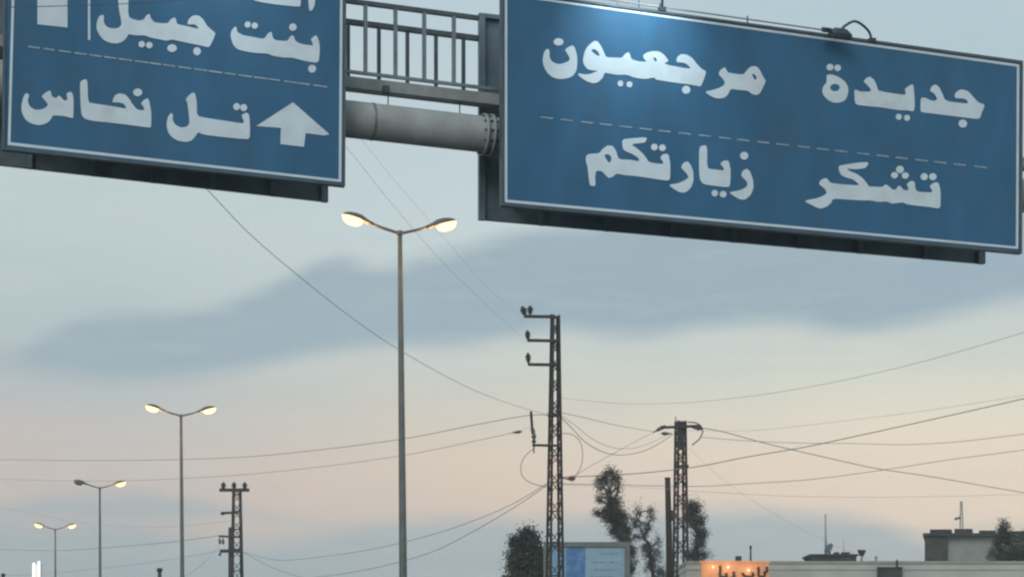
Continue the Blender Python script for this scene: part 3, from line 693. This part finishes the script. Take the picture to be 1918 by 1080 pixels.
# tower 3 (left, far) -------------------------------------------------
Y3 = 106.0; m3_ = M(Y3)
H3 = P(0, 914, Y3).z; base3 = P(442, 1280, Y3); base3.z = 0
t3 = thing('power_pole', base3, 'distant power pole with three upright insulators on a crossarm, left of the tall lamp', 'power pole', 'lattice power poles')
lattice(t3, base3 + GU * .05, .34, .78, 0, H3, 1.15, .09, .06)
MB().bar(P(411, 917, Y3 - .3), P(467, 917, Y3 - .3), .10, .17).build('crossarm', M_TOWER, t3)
for px in (418.5, 438.5, 458.5): pin_ins(t3, P(px, 919, Y3 - .3), 17 * m3_, 6.0 * m3_)
MB().bar(P(414, 960, Y3 - .3), P(446, 959, Y3 - .3), .09, .12).build('crossarm', M_TOWER, t3)
pin_ins(t3, P(424, 961, Y3 - .4), 11 * m3_, 4.0 * m3_, up=Vector((-1, 0, 0)))
MB().tube(smooth_path([P(445, 935, Y3 - .3), P(452, 938, Y3 - .3), P(452, 960, Y3 - .3), P(448, 990, Y3 - .3)], 4), .03, 6).build('jumper_cable', M_WIRE, t3)
base3b = P(434, 1280, Y3 - 1.2); base3b.z = 0
t3b = thing('power_pole', base3b, 'shorter thick dark power pole just in front of the distant three-insulator pole', 'power pole', 'lattice power poles')
MB().tube([base3b, P(432.5, 987, Y3 - 1.2)], [.20, .13], 12).build('shaft', M_TOWER, t3b)
MB().bar(P(410, 1003, Y3 - 1.4), P(450, 1005, Y3 - 1.4), .08, .10).build('crossarm', M_TOWER, t3b)
MB().bar(P(412, 1031, Y3 - 1.4), P(453, 1031, Y3 - 1.4), .10, .17).build('crossarm', M_TOWER, t3b)
for px, py in ((411, 1005), (417, 1005)): pin_ins(t3b, P(px, py, Y3 - 1.4), 14 * m3_, 3.2 * m3_, up=Vector((.1, 0, -1)))
pin_ins(t3b, P(414, 1032, Y3 - 1.4), 9 * m3_, 3.2 * m3_, up=Vector((-.4, 0, -1)))

# wooden pole ---------------------------------------------------------
Yw = 74.0
bw = P(1256, 1280, Yw); bw.z = 0
wp = thing('wooden_pole', bw, 'plain dark wooden pole with nothing on top, left of the smaller lattice pole', 'pole')
MB().tube([bw, P(1253, 1000, Yw), P(1250.5, 897, Yw)], [.15, .115, .10], 12).build('shaft', M_WOOD, wp)
MB().tube([P(1250.5, 897, Yw), P(1250.4, 893.5, Yw)], [.105, .105], 12).build('cap', M_TOWER, wp)
MB().bar(P(1258, 955, Yw - .12), P(1258, 975, Yw - .12), .07).build('bracket', M_TOWER, wp)

# ------------------------------------------------------------------ overhead wires
WR = .58
def wire(pts, Ya, Yb, r, label, m=M_WIRE, name='wire'):
    n_ = len(pts); tot = pts[-1][0] - pts[0][0]
    q = []
    for i, (x, y) in enumerate(pts):
        k = i / (n_ - 1) if abs(tot) < 60 else (x - pts[0][0]) / tot
        Y = 1 / ((1 - k) / Ya + k / Yb)
        q.append(P(x, y, Y))
    o = MB().tube(smooth_path(q, 6), r * WR, 6).build(name, m, origin=q[0])
    tag(o, label, 'wire', 'overhead power and telephone wires'); return o
wire([(250, 205), (395, 362), (470, 440), (560, 517), (650, 588), (740, 650), (850, 712), (920, 743), (985, 765), (1030, 777)], 26, Y1, .010, 'wire sloping from under the left blue sign down to the tall lattice pole', M_WIREF)
wire([(-90, 17), (60, 13), (150, 10.5), (300, 4), (420, -5), (560, -20)], 9, 13, .004, 'thin dark wire passing in front of the top of the left blue sign')
wire([(600, 220), (664, 294), (736, 384), (830, 492), (900, 560), (985, 640)], 26, Y1, .0042, 'faint wire sloping from the gantry tube to the second crossarm of the tall pole', M_WIREF)
wire([(640, 215), (700, 290), (745, 345), (840, 455), (920, 545), (986, 600)], 26, Y1, .003, 'faintest wire sloping from the gantry tube to the top crossarm of the tall lattice pole', M_WIREF)
wire([(-150, 858), (0, 860), (170, 862), (400, 858), (560, 846), (750, 822), (880, 797), (985, 778), (1030, 777)], 120, Y1, .017, 'upper of two long wires from the left edge to the tall lattice pole')
wire([(-150, 894), (0, 897), (200, 900), (400, 892), (560, 878), (750, 853), (900, 823), (960, 810)], 120, Y1, .012, 'lower of two long left wires, ending in a small insulator beside the tall lattice pole')
wire([(975, 807), (988, 800), (996, 806)], Y1 - .2, Y1 - .2, .006, 'short tail wire between the in-line insulator and the fuse holder of the tall lattice pole')
wire([(1025, 904), (960, 943), (880, 977), (800, 1003), (700, 1027), (600, 1042), (520, 1048), (452, 1032)], Y1, Y3, .015, 'upper of two wires running from the tall lattice pole down left to the distant pole')
wire([(1025, 907), (970, 945), (880, 998), (800, 1036), (700, 1063), (600, 1079), (480, 1090), (300, 1096)], Y1, 110, .016, 'lower of two wires running from the tall lattice pole down past the tall lamp')
wire([(454, 1032), (480, 1047), (520, 1066), (580, 1084), (640, 1096)], Y3, 90, .016, 'short wire falling to the right from the distant insulator pole')
wire([(-60, 1024), (30, 1029), (120, 1030), (235, 1022), (340, 1012), (411, 1002)], 150, Y3, .022, 'low wire from the left edge to the upper arm of the thick distant pole')
wire([(-60, 1080), (100, 1072), (220, 1060), (330, 1045), (412, 1030)], 150, Y3, .014, 'lowest long wire at bottom left rising to the thick distant pole')
wire([(300, 1100), (350, 1076), (385, 1050), (411, 1020)], 90, Y3, .012, 'short steep wire falling left from the thick distant pole')
wire([(-60, 945), (40, 955), (130, 975), (240, 985), (330, 985), (431, 975)], 150, Y3, .012, 'faint wire sagging behind the third lamp to the distant insulator pole', M_WIREF)
wire([(1046, 771), (1100, 783), (1160, 797), (1226, 808)], Y1, Y2, .014, 'taut upper wire from the tall lattice pole to the left insulator of the smaller one')
wire([(1046, 776), (1070, 800), (1100, 830), (1140, 849), (1180, 850), (1220, 838), (1262, 812)], Y1, Y2, .019, 'lowest sagging cable between the two lattice poles')
wire([(1046, 774), (1080, 798), (1110, 822), (1150, 838), (1190, 838), (1225, 826), (1260, 808)], Y1, Y2, .012, 'middle sagging cable between the two lattice poles')
wire([(1070, 894), (1110, 870), (1150, 848), (1190, 826), (1224, 809)], Y1, Y2, .012, 'straight wire rising from the brown insulator to the smaller lattice pole')
wire([(999, 840), (984, 853), (976, 870), (978, 890), (995, 904), (1024, 911)], Y1, Y1, .018, 'cable loop hanging on the left side of the tall lattice pole')
wire([(1046, 812), (1068, 812), (1085, 824), (1091, 845), (1089, 870), (1078, 890), (1064, 897)], Y1, Y1, .018, 'cable loop bulging on the right side of the tall lattice pole')
wire([(1046, 744), (1120, 752), (1200, 756), (1330, 750), (1500, 727), (1700, 684), (1918, 622), (2060, 575)], Y1, 34, .0085, 'highest faint wire rising to the right edge under the wide sign', M_WIREF)
wire([(1290, 806), (1400, 806), (1500, 797), (1700, 773), (1830, 754), (1918, 740), (2060, 715)], Y2, 60, .010, 'faint wire just above the heavy dark wire at the right', M_WIREF)
wire([(1048, 893), (1180, 887), (1300, 874), (1400, 855), (1500, 838), (1600, 817), (1750, 784), (1918, 746), (2060, 712)], Y1, 50, .020, 'heavy dark wire rising from the tall lattice pole to the right edge')
wire([(1290, 797), (1350, 807), (1420, 826), (1490, 843), (1600, 868), (1650, 878), (1750, 893), (1918, 922), (2060, 945)], Y2, 95, .026, 'dark wire falling from the smaller lattice pole to the right edge')
wire([(1314, 818), (1400, 825), (1500, 829), (1600, 830), (1700, 832), (1800, 826), (1918, 812), (2060, 792)], Y2, 70, .017, 'nearly level wire sagging right of the smaller lattice pole')
wire([(1048, 905), (1140, 907), (1300, 910), (1400, 905), (1520, 897), (1650, 880), (1780, 860), (1918, 842), (2060, 820)], Y1, 55, .014, 'wire rising gently behind the wooden pole to the right edge')
wire([(1048, 907), (1200, 912), (1330, 921), (1500, 929), (1700, 930), (1918, 925), (2060, 920)], Y1, 60, .009, 'low nearly level faint wire above the rooftops at the right', M_WIREF)
wire([(1290, 838), (1340, 885), (1400, 930), (1470, 972), (1540, 1010), (1640, 1052)], Y2, 74, .008, 'faint wire falling from the smaller lattice pole to the long flat roof', M_WIREF)

# ------------------------------------------------------------------ long flat building and its roof gear
YA = 76.0; mA = M(YA)
bA = P(1604, 1280, YA + 4); bA.z = 0
ba = thing('flat_roof_building', bA, 'long low pale grey flat-roofed building along the bottom right', 'building')
xl, xr = P(1287, 0, YA).x, P(2150, 0, YA).x; zt = P(0, 1050, YA).z
MB().box(xl, xr, YA, YA + 6, 0, zt - .32).build('wall', M_WALL, ba)
MB().box(xl - .03, xr + .03, YA - .04, YA + 6.04, zt - .32, zt - .10).build('parapet', M_WALL, ba)
MB().box(xl - .07, xr + .07, YA - .08, YA + 6.08, zt - .10, zt).build('coping', M_KERB, ba)
for i in range(4):
    x0 = xl + 1.0 + i * 3.9
    dr = MB().box(x0, x0 + 2.6, YA - .03, YA + .001, .02, 2.9).build('rolling_shutter', M_SHUT, ba)
    for k in range(9): MB().box(x0 + .03, x0 + 2.57, YA - .045, YA - .031, .1 + k * .3, .34 + k * .3).build('slat', M_SHUT, dr)
    wdw = MB().box(x0 + .5, x0 + 2.1, YA - .02, YA + .001, 3.5, 4.5).build('window', M_GLASS, ba)
    MB().box(x0 + .42, x0 + 2.18, YA - .06, YA + .001, 3.40, 3.495).build('sill', M_KERB, wdw)
# dark box sign on the wall
sb = thing('wall_box', P(1668, 1075, YA - .15), 'small dark rectangular box fixed on the pale wall below the roof edge', 'box')
pA, pB = P(1645, 1063, YA - .25), P(1690, 1095, YA - .25)
MB().box(pA.x, pB.x, YA - .25, YA - .005, pB.z, pA.z).build('casing', M_ROOFD, sb)
MB().box(pA.x - .02, pB.x + .02, YA - .28, YA - .004, pA.z + .003, pA.z + .04).build('lid', M_TOWER, sb)
MB().bar(P(1680, 1063, YA - .1), P(1680, 1047, YA - .1), .05).build('post', M_TOWER, sb)
# dark slab room on the roof
yr = YA + 3
sr = thing('roof_room', P(1562, 1050, yr), 'low dark flat slab box on the roof of the long pale building, carrying the thin mast', 'roof structure')
pA, pB = P(1520, 1040.5, yr), P(1604, 1053, yr)
MB().box(pA.x, pB.x, yr, yr + 2, pB.z - .15, pA.z).build('wall', M_ROOFD, sr)
MB().box(pA.x - .07, pB.x + .07, yr - .06, yr + 2.06, pA.z + .002, pA.z + .08).build('slab', M_ROOFD, sr)
for a, c in ((1578, 1592), (1564, 1572)):
    p0, p1 = P(a, 1033, yr + .5), P(c, 1040.5, yr + .5)
    MB().box(p0.x, p1.x, yr + .5, yr + .9, p1.z, p0.z).build('vent', M_ROOFD, sr)
mt = thing('antenna_mast', P(1547, 1039, yr + .4), 'tall thin pale mast standing on the dark roof slab', 'mast')
MB().tube([P(1547, 1039, yr + .4), P(1546, 962, yr + .4)], [.05, .03], 8).build('rod', M_PALE, mt)
mt2 = thing('antenna_mast', P(1580.5, 1033, yr + .6), 'short faint rod on the dark roof slab, right of the satellite dish', 'mast')
MB().tube([P(1580.5, 1033, yr + .6), P(1580, 1008, yr + .6)], .012, 6).build('rod', M_PALE, mt2)
def dish(px, py, Y, r, label, aim):
    c = P(px, py, Y); t = thing('satellite_dish', c, label, 'satellite dish'); aim = Vector(aim).normalized()
    a = aim.cross(Vector((0, 0, 1))).normalized(); b_ = aim.cross(a)
    rings = []
    for k in range(6):
        rr = r * (k + .05) / 5; rings.append([c + aim * (.25 * rr * rr / r) + (a * math.cos(2 * math.pi * j / 18) + b_ * math.sin(2 * math.pi * j / 18)) * rr for j in range(18)])
    o = MB().loft(rings, cap=False).build('reflector', M_RIB, t)
    MB().bar(c - aim * .02, c - Vector((0, 0, r * 1.15)), .04).build('stand', M_TOWER, t)
    MB().bar(c - b_ * 0 + Vector((0, 0, -r * .9)), c + aim * r * .9, .02).build('feed_arm', M_TOWER, t)
    return t
dish(1554, 1028, yr + .6, .24, 'tilted satellite dish beside the mast on the dark roof slab', (-.9, -.5, .55))
yq = YA + .8
at = thing('roof_aerial', P(1614, 1050, yq), 'short pole with a dark fan-shaped aerial head on the pale building roof', 'aerial')
MB().tube([P(1614, 1052, yq), P(1614, 1037, yq)], .045, 8).build('pole', M_PALE, at)
MB().loft([[P(1611, 1040, yq) + Vector((0, d, 0)) for d in (-.1, .1)] + [P(1617, 1040, yq) + Vector((0, d, 0)) for d in (.1, -.1)],
           [P(1607, 1029, yq) + Vector((0, d, 0)) for d in (-.2, .2)] + [P(1621, 1030, yq) + Vector((0, d, 0)) for d in (.2, -.2)]], smooth=False).build('head', M_ROOFD, at)
st = thing('roof_post', P(1641, 1050, yq), 'tiny pale stub post on the roof right of the fan-shaped aerial', 'post')
MB().tube([P(1641, 1052, yq), P(1641, 1043, yq)], .05, 8).build('pole', M_PALE, st)
MB().tube([P(1641, 1043, yq), P(1641, 1040, yq)], [.07, .03], 8).build('cap', M_PALE, st)

# ------------------------------------------------------------------ lit shop sign
YS = 74.5
ss = thing('lit_shop_sign', P(1378, 1090, YS), 'orange lit shop sign with dark lettering at the bottom of the photo', 'shop sign')
pA, pB = P(1315, 1053, YS), P(1440, 1120, YS)
MB().box(pA.x, pB.x, YS, YS + .35, pB.z, pA.z).build('box', M_ORANGE, ss)
MB().box(pA.x - .05, pB.x + .05, YS - .05, YS + .4, pA.z + .002, pA.z + .07).build('top_trim', M_ORANGE, ss)
for a, c in ((1340, 1040), (1410, 1040)):
    MB().bar(P(a, 1120, YS + .2), Vector((P(a, 0, YS).x, YS + .2, 0)), .12).build('post', M_TOWER, ss)
def zpt(x, y): return (x / 11.9875 + 1300, y / 11.9875 + 1000)
strokes = [[(585, 700), (590, 800), (580, 900), (600, 940)], [(560, 940), (700, 950), (760, 930)], [(720, 860), (730, 930)], [(885, 830), (895, 930), (860, 950)], [(770, 1000), (900, 960), (990, 1010)],
           [(1300, 850), (1330, 920), (1240, 950)], [(1080, 860), (1140, 930), (1240, 950)], [(1440, 730), (1450, 820), (1440, 920)], [(1570, 830), (1600, 860), (1560, 880)], [(1440, 930), (1540, 950), (1600, 900)], [(1630, 720), (1640, 850)]]
for sk in strokes:
    q = [P(*zpt(x, y), YS - .02) for x, y in sk]
    MB().tube(smooth_path(q, 4), .052, 6).build('letter', M_DLET, ss)
for x, y, e in ((1335.5, 1061, 9), (1364, 1061, 9), (1402, 1067, 8)):
    p = P(x, y, YS - .24)
    ld = bpy.data.lights.new('lamp_light', 'POINT'); ld.energy = e; ld.color = (1, .72, .42); ld.shadow_soft_size = .06
    lo = bpy.data.objects.new('lamp_light', ld); COL.objects.link(lo); lo.parent = ss; lo.location = p - ss.location
    bl = MB().loft([[p + Vector((math.cos(t_) * r_, math.sin(t_) * r_, z_)) for t_ in [2 * math.pi * j / 10 for j in range(10)]] for z_, r_ in ((-.05, .01), (-.035, .035), (0, .05), (.035, .035), (.05, .01))]).build('bulb', M_BULB, ss)
    MB().bar(p + Vector((0, .04, 0)), p + Vector((0, .26, 0)), .02).build('bulb_holder', M_TOWER, ss)
cb = thing('camera_box', P(1383, 1053, YS + .1), 'small dark box on top of the orange lit sign', 'box')
MB().obox(P(1383, 1045, YS + .15), (1, 0, 0), (0, 1, 0), (0, 0, 1), .105, .12, .085).build('casing', M_ROOFD, cb)
MB().bar(P(1383, 1053, YS + .15), P(1383, 1049, YS + .15), .14).build('foot', M_TOWER, cb)
mp_ = thing('antenna_mast', P(1406, 1050, YS + .2), 'short thin post rising above the right half of the orange lit sign', 'mast')
MB().tube([P(1406, 1053, YS + .2), P(1406, 1024, YS + .2)], [.035, .03], 8).build('rod', M_TOWER, mp_)
MB().tube([P(1406, 1026, YS + .2), P(1406, 1021, YS + .2)], [.05, .045], 8).build('tip', M_TOWER, mp_)

# ------------------------------------------------------------------ taller building at right edge
YB = 98.0
bB = P(1830, 1280, YB + 4); bB.z = 0
bb = thing('stepped_roof_building', bB, 'taller grey building with dark corner and dark blocks along its roof, at the right edge', 'building')
x0, x1, x2 = P(1730, 0, YB).x, P(1773, 0, YB).x, P(2100, 0, YB).x; zt = P(0, 1004, YB).z
MB().box(x1, x2, YB, YB + 8, 0, zt).build('wall', M_WALL2, bb)
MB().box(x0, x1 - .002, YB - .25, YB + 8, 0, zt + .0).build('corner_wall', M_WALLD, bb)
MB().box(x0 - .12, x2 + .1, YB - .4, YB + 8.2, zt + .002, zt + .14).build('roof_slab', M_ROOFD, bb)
for a, c, y in ((1739, 1780, 991), (1785, 1819, 990), (1831, 1862, 993), (1868, 1920, 994), (1924, 1990, 992)):
    p0, p1 = P(a, y, YB + .3), P(c, 1001, YB + .3)
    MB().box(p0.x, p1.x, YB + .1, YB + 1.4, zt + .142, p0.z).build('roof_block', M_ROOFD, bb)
for i in range(6):
    xa = x1 + 1.2 + i * 1.5
    for zz in (1.2, 4.2):
        w_ = MB().box(xa, xa + .9, YB - .02, YB + .001, zz, zz + 1.3).build('window', M_GLASS, bb)
        MB().box(xa - .06, xa + .96, YB - .07, YB + .001, zz - .1, zz - .003).build('sill', M_KERB, w_)
for o_ in bb.children_recursive:                               # side walls run square to a street that heads away to the right
    for v in o_.data.vertices: v.co.x += max(0, v.co.y + (root_loc(bb).y - YB)) * .235
am = thing('lattice_aerial', P(1800, 992, YB + .8), 'pale aerial mast on the roof of the taller building at the right', 'aerial')
for dx in (-2.6, 2.6): MB().bar(P(1801 + dx, 992, YB + .8), P(1800.5 + dx * .5, 938, YB + .8), .045).build('rod', M_PALE, am)
for k in range(7): 
    y = 985 - k * 7; MB().bar(P(1798.6, y, YB + .8), P(1803, y - 4, YB + .8), .03).build('brace', M_PALE, am)
MB().obox(P(1793.5, 970, YB + .7), (1, 0, .3), (0, 1, 0), (-.3, 0, 1), .13, .1, .06).build('antenna_panel', M_RIB, am)

# ------------------------------------------------------------------ blue and white roadside board
YD = 64.0
bd = thing('notice_board', P(1110, 1100, YD), 'blue and white roadside board with faint print, directly behind the tall lattice pole', 'board')
def pbox(x0, y0, x1, y1, Ya, th, name, m, parent):
    a, c = P(x0, y0, Ya), P(x1, y1, Ya)
    return MB().box(a.x, c.x, Ya, Ya + th, c.z, a.z).build(name, m, parent)
pbox(1018, 1014, 1180, 1023, YD - .06, .16, 'frame', M_BBF, bd)
pbox(1170, 1023.3, 1180, 1140, YD - .06, .16, 'frame', M_BBF, bd)
pbox(1018, 1023.3, 1030, 1140, YD - .06, .16, 'frame', M_BBF, bd)
pbox(1018, 1140.3, 1180, 1148, YD - .06, .16, 'frame', M_BBF, bd)
pbox(1030.2, 1023.4, 1060, 1140, YD, .05, 'panel', M_BBP, bd)
pbox(1060.2, 1023.4, 1096.5, 1140, YD - .004, .05, 'panel', M_BBB, bd)
pw = pbox(1096.7, 1023.4, 1169.8, 1140, YD, .05, 'panel', M_BBW, bd)
for x0, x1, y in ((1125, 1160, 1036), (1108, 1135, 1052), (1142, 1158, 1052), (1112, 1160, 1066), (1106, 1150, 1079), (1110, 1160, 1094), (1110, 1150, 1108)):
    x = x0
    while x < x1:
        w_ = rnd.uniform(3, 9); pbox(x, y - 1.2, min(x + w_, x1), y + 1.2, YD - .006, .005, 'print', M_PRINT, pw); x += w_ + rnd.uniform(1.2, 2.5)
for px in (1024, 1175):
    MB().bar(P(px, 1148, YD), Vector((P(px, 0, YD).x, YD, 0)), .14).build('post', M_BBF, bd)

# ------------------------------------------------------------------ small things at the bottom left
YP = 118.0
pl = thing('lit_pylon', P(68, 1150, YP), 'bright white lit pylon with an orange line, poking up at the bottom left corner', 'pylon')
b_ = P(68, 0, YP).x
MB().box(b_ - .27, b_ + .27, YP + .06, YP + .3, 0, P(0, 1054, YP).z).build('column', M_WHITE, pl)
for dx in (-.15, .15):
    MB().tube([(b_ + dx, YP, 1.0), (b_ + dx, YP, P(0, 1053 if dx < 0 else 1050, YP).z)], .07, 10).build('light_tube', M_TUBE, pl)
MB().tube([(b_ + .02, YP - .05, 1.0), (b_ + .02, YP - .05, P(0, 1056, YP).z)], .045, 8).build('orange_tube', M_TUBEO, pl)
YC = 95.0
ch = thing('chimney_pipe', P(299, 1280, YC) - Vector((0, 0, CAMZ)), 'short dark capped pipe rising at the bottom edge left of the second lamp', 'pipe')
MB().tube([P(299, 1240, YC), P(299, 1068, YC)], .09, 10).build('pipe', M_TOWER, ch)
MB().tube([P(299, 1069, YC), P(299, 1063, YC)], [.14, .13], 10).build('cap', M_TOWER, ch)
MB().box(P(294, 0, YC).x, P(305, 0, YC).x, YC - .15, YC + .15, 0, P(0, 1240, YC).z).build('base', M_KERB, ch)
c2 = thing('chimney_pipe', P(6, 1280, YC) - Vector((0, 0, CAMZ)), 'tip of a dark pipe in the very bottom left corner', 'pipe')
MB().tube([P(6, 1280, YC) - Vector((0, 0, CAMZ)), P(6, 1075, YC)], [.1, .08], 8).build('pipe', M_TOWER, c2)
MB().tube([P(6, 1076, YC), P(6, 1073, YC)], [.12, .08], 8).build('cap', M_TOWER, c2)

# ------------------------------------------------------------------ trees
def tree(name, px, Y, clumps, label, cat, dens=1.0, leaf=.056, m=M_LEAF, trunk_r=.14, seed=1, lean=0, shoots=()):
    rd = random.Random(seed); k = M(Y)
    base = P(px, 0, Y); base = Vector((base.x, Y, 0))
    t = thing(name, base, label, cat, 'trees behind the poles')
    # trunk through the clump axis, limbs into every clump
    cs = [(P(cx, cy, Y) + Vector((0, rd.uniform(-.5, .5) * rx * k, 0)), rx * k * 1.06, ry * k * 1.06) for cx, cy, rx, ry in clumps]
    order = sorted(cs, key=lambda q: q[0].z)
    path = [base + Vector((0, 0, .05))] + [Vector(((q[0].x + px_x(px, Y)) / 2 if i < len(order) / 2 else q[0].x * .75 + px_x(px, Y) * .25, Y, q[0].z)) for i, q in enumerate(order) if i % 2 == 0]
    path = [p for i, p in enumerate(path) if i == 0 or p.z > path[i - 1].z + .05]
    n_ = len(path)
    tr = MB().tube(smooth_path(path, 4), [trunk_r * (1 - .85 * i / ((n_ - 1) * 4)) for i in range((n_ - 1) * 4 + 1)], 8).build('trunk', M_BARK, t)
    for c, rx, ry in cs:
        src = min(path, key=lambda p: (p - (c - Vector((0, 0, ry * 1.5)))).length)
        if (src - c).length > .15:
            mid = (src + c) / 2 + Vector((rd.uniform(-.1, .1), rd.uniform(-.1, .1), 0))
            MB().tube(smooth_path([src, mid, c], 3), [trunk_r * .28 * (1 - i / 8) + .012 for i in range(7)], 6).build('limb', M_BARK, t)
    b = MB()
    def leaf_quad(p, s):
        d = Vector((rd.gauss(0, 1), rd.gauss(0, 1), rd.gauss(0, 1) - .6)).normalized(); e = d.orthogonal().normalized()
        e = (Matrix.Rotation(rd.uniform(0, 6.28), 3, d) @ e); l = s * rd.uniform(.7, 1.5); w = s * rd.uniform(.22, .4)
        o = len(b.v); b.v += [p - d * l * .5, p + e * w - d * l * .1, p + d * l * .5, p - e * w - d * l * .1]
        b.f.append((o, o + 1, o + 2, o + 3)); b.sm.append(False)
    for c, rx, ry in cs:
        vol = rx * ry; sub = max(9, int(vol * 235 * dens))
        for _ in range(sub):                              # small sprays inside each clump
            while True:
                q = Vector((rd.uniform(-1, 1), rd.uniform(-1, 1), rd.uniform(-1, 1)))
                if q.length < 1: break
            q = q * (.5 + .75 * rd.random())
            cc_ = c + Vector((q.x * rx, q.y * rx, q.z * ry)); sr_ = rd.uniform(.05, .15)
            for _ in range(int(rd.uniform(22, 48) * dens)):
                leaf_quad(cc_ + Vector((rd.gauss(0, sr_), rd.gauss(0, sr_), rd.gauss(0, sr_))), leaf)
    for x, y0, y1 in shoots:
        for i in range(10):
            u = i / 9; p = P(x + rd.uniform(-1.5, 1.5), y0 + (y1 - y0) * u, Y)
            for _ in range(4): leaf_quad(p + Vector((rd.gauss(0, .04), rd.gauss(0, .04), rd.gauss(0, .03))), leaf * .8)
    b.build('crown', m, t)
    return t
def px_x(px, Y): return (px - HX) * Y / F
tree('eucalyptus_tree', 1165, 84, [(1130, 897, 12, 12), (1148, 894, 13, 13), (1139, 885, 12, 6), (1126, 909, 8, 9), (1158, 908, 5, 18), (1136, 924, 8, 8), (1144, 938, 14, 14), (1122, 934, 5, 6), (1118, 960, 7, 6), (1128, 967, 7, 4), (1155, 940, 9, 14), (1152, 962, 15, 18), (1158, 985, 16, 18), (1168, 1005, 14, 16), (1150, 992, 10, 8), (1178, 1030, 11, 22), (1140, 955, 12, 10), (1166, 968, 9, 14), (1144, 975, 9, 9), (1172, 990, 9, 14), (1170, 1068, 14, 14), (1182, 1062, 8, 25)],
     'tallest dark eucalyptus with an uneven narrow crown, behind the blue and white board', 'tree', dens=1.25, seed=3)
tree('sparse_tree', 1222, 88, [(1194, 958, 6, 8), (1189, 975, 8, 9), (1198, 984, 12, 7), (1219, 955, 8, 6), (1220, 970, 5, 7), (1205, 1000, 12, 9), (1190, 1005, 8, 8), (1212, 1022, 14, 14), (1225, 1042, 16, 16), (1218, 1062, 12, 10), (1236, 1070, 12, 18), (1225, 1100, 22, 20), (1213, 985, 4, 6), (1232, 1012, 6, 10)],
     'thin wispy tree with see-through crown left of the wooden pole', 'tree', dens=1.1, m=M_LEAF2, seed=8, trunk_r=.10, shoots=((1200, 930, 955), (1190, 936, 955), (1231, 990, 1012), (1238, 1000, 1040)))
tree('cypress_like_tree', 1306, 86, [(1296, 944, 14, 9), (1304, 951, 11, 10), (1289, 950, 8, 10), (1297, 962, 14, 9), (1286, 975, 6, 10), (1301, 978, 12, 12), (1314, 975, 7, 14), (1307, 998, 13, 12), (1318, 1000, 6, 14), (1308, 1018, 14, 12), (1300, 1036, 18, 10), (1319, 1040, 12, 8), (1290, 1040, 9, 7), (1306, 1060, 18, 14)],
     'dark narrow tree with rounded top right of the smaller lattice pole', 'tree', dens=1.25, seed=5)
tree('bushy_tree', 990, 70, [(982, 1000, 14, 10), (992, 1003, 10, 9), (971, 1008, 10, 8), (962, 1014, 9, 8), (1003, 1012, 10, 8), (982, 1020, 20, 12), (1002, 1030, 20, 14), (968, 1035, 14, 12), (985, 1050, 26, 16), (1010, 1056, 18, 18), (962, 1060, 14, 14), (985, 1078, 34, 16), (1020, 1085, 16, 16), (958, 1085, 18, 12), (990, 1105, 40, 18)],
     'broad dark bushy tree at the bottom, left of the blue and white board', 'tree', dens=1.15, seed=7, leaf=.08, shoots=((985, 985, 1000), (975, 992, 1005), (1003, 994, 1010)))
tree('leafy_tree', 1890, 90, [(1880, 980, 7, 8), (1886, 988, 8, 7), (1874, 992, 6, 5), (1878, 1000, 12, 8), (1868, 1015, 12, 10), (1890, 1012, 16, 12), (1862, 1034, 14, 11), (1882, 1036, 18, 14), (1905, 1028, 16, 16), (1915, 1040, 16, 16), (1868, 1050, 10, 8), (1905, 1058, 20, 8), (1890, 1070, 8, 12), (1918, 1076, 12, 16), (1930, 1010, 16, 16), (1945, 1040, 22, 24), (1900, 1100, 40, 16)],
     'dark leafy tree in front of the taller building at the right edge', 'tree', dens=1.1, seed=9, shoots=((1880, 972, 982),))
tree('low_bush', 1862, 88, [(1862, 1074, 16, 8), (1850, 1080, 10, 7), (1875, 1080, 12, 8), (1862, 1092, 20, 12)],
     'small dark bush at the bottom edge below the leafy right-hand tree', 'bush', dens=1.2, seed=12, trunk_r=.06)

# ------------------------------------------------------------------ air
HAZE = 0.0011
hm = bpy.data.materials.new('haze'); hm.use_nodes = True; hn = hm.node_tree
hn.nodes.remove(hn.nodes['Principled BSDF'])
pv = hn.nodes.new('ShaderNodeVolumePrincipled'); pv.inputs['Color'].default_value = (.93, .96, 1, 1); pv.inputs['Density'].default_value = HAZE; pv.inputs['Anisotropy'].default_value = .35
hn.links.new(pv.outputs[0], hn.nodes['Material Output'].inputs['Volume'])
hz = MB().box(-1560, 1560, -1560, 1560, -1.0, 14.6).build('haze', hm); tag(hz, kind='stuff')
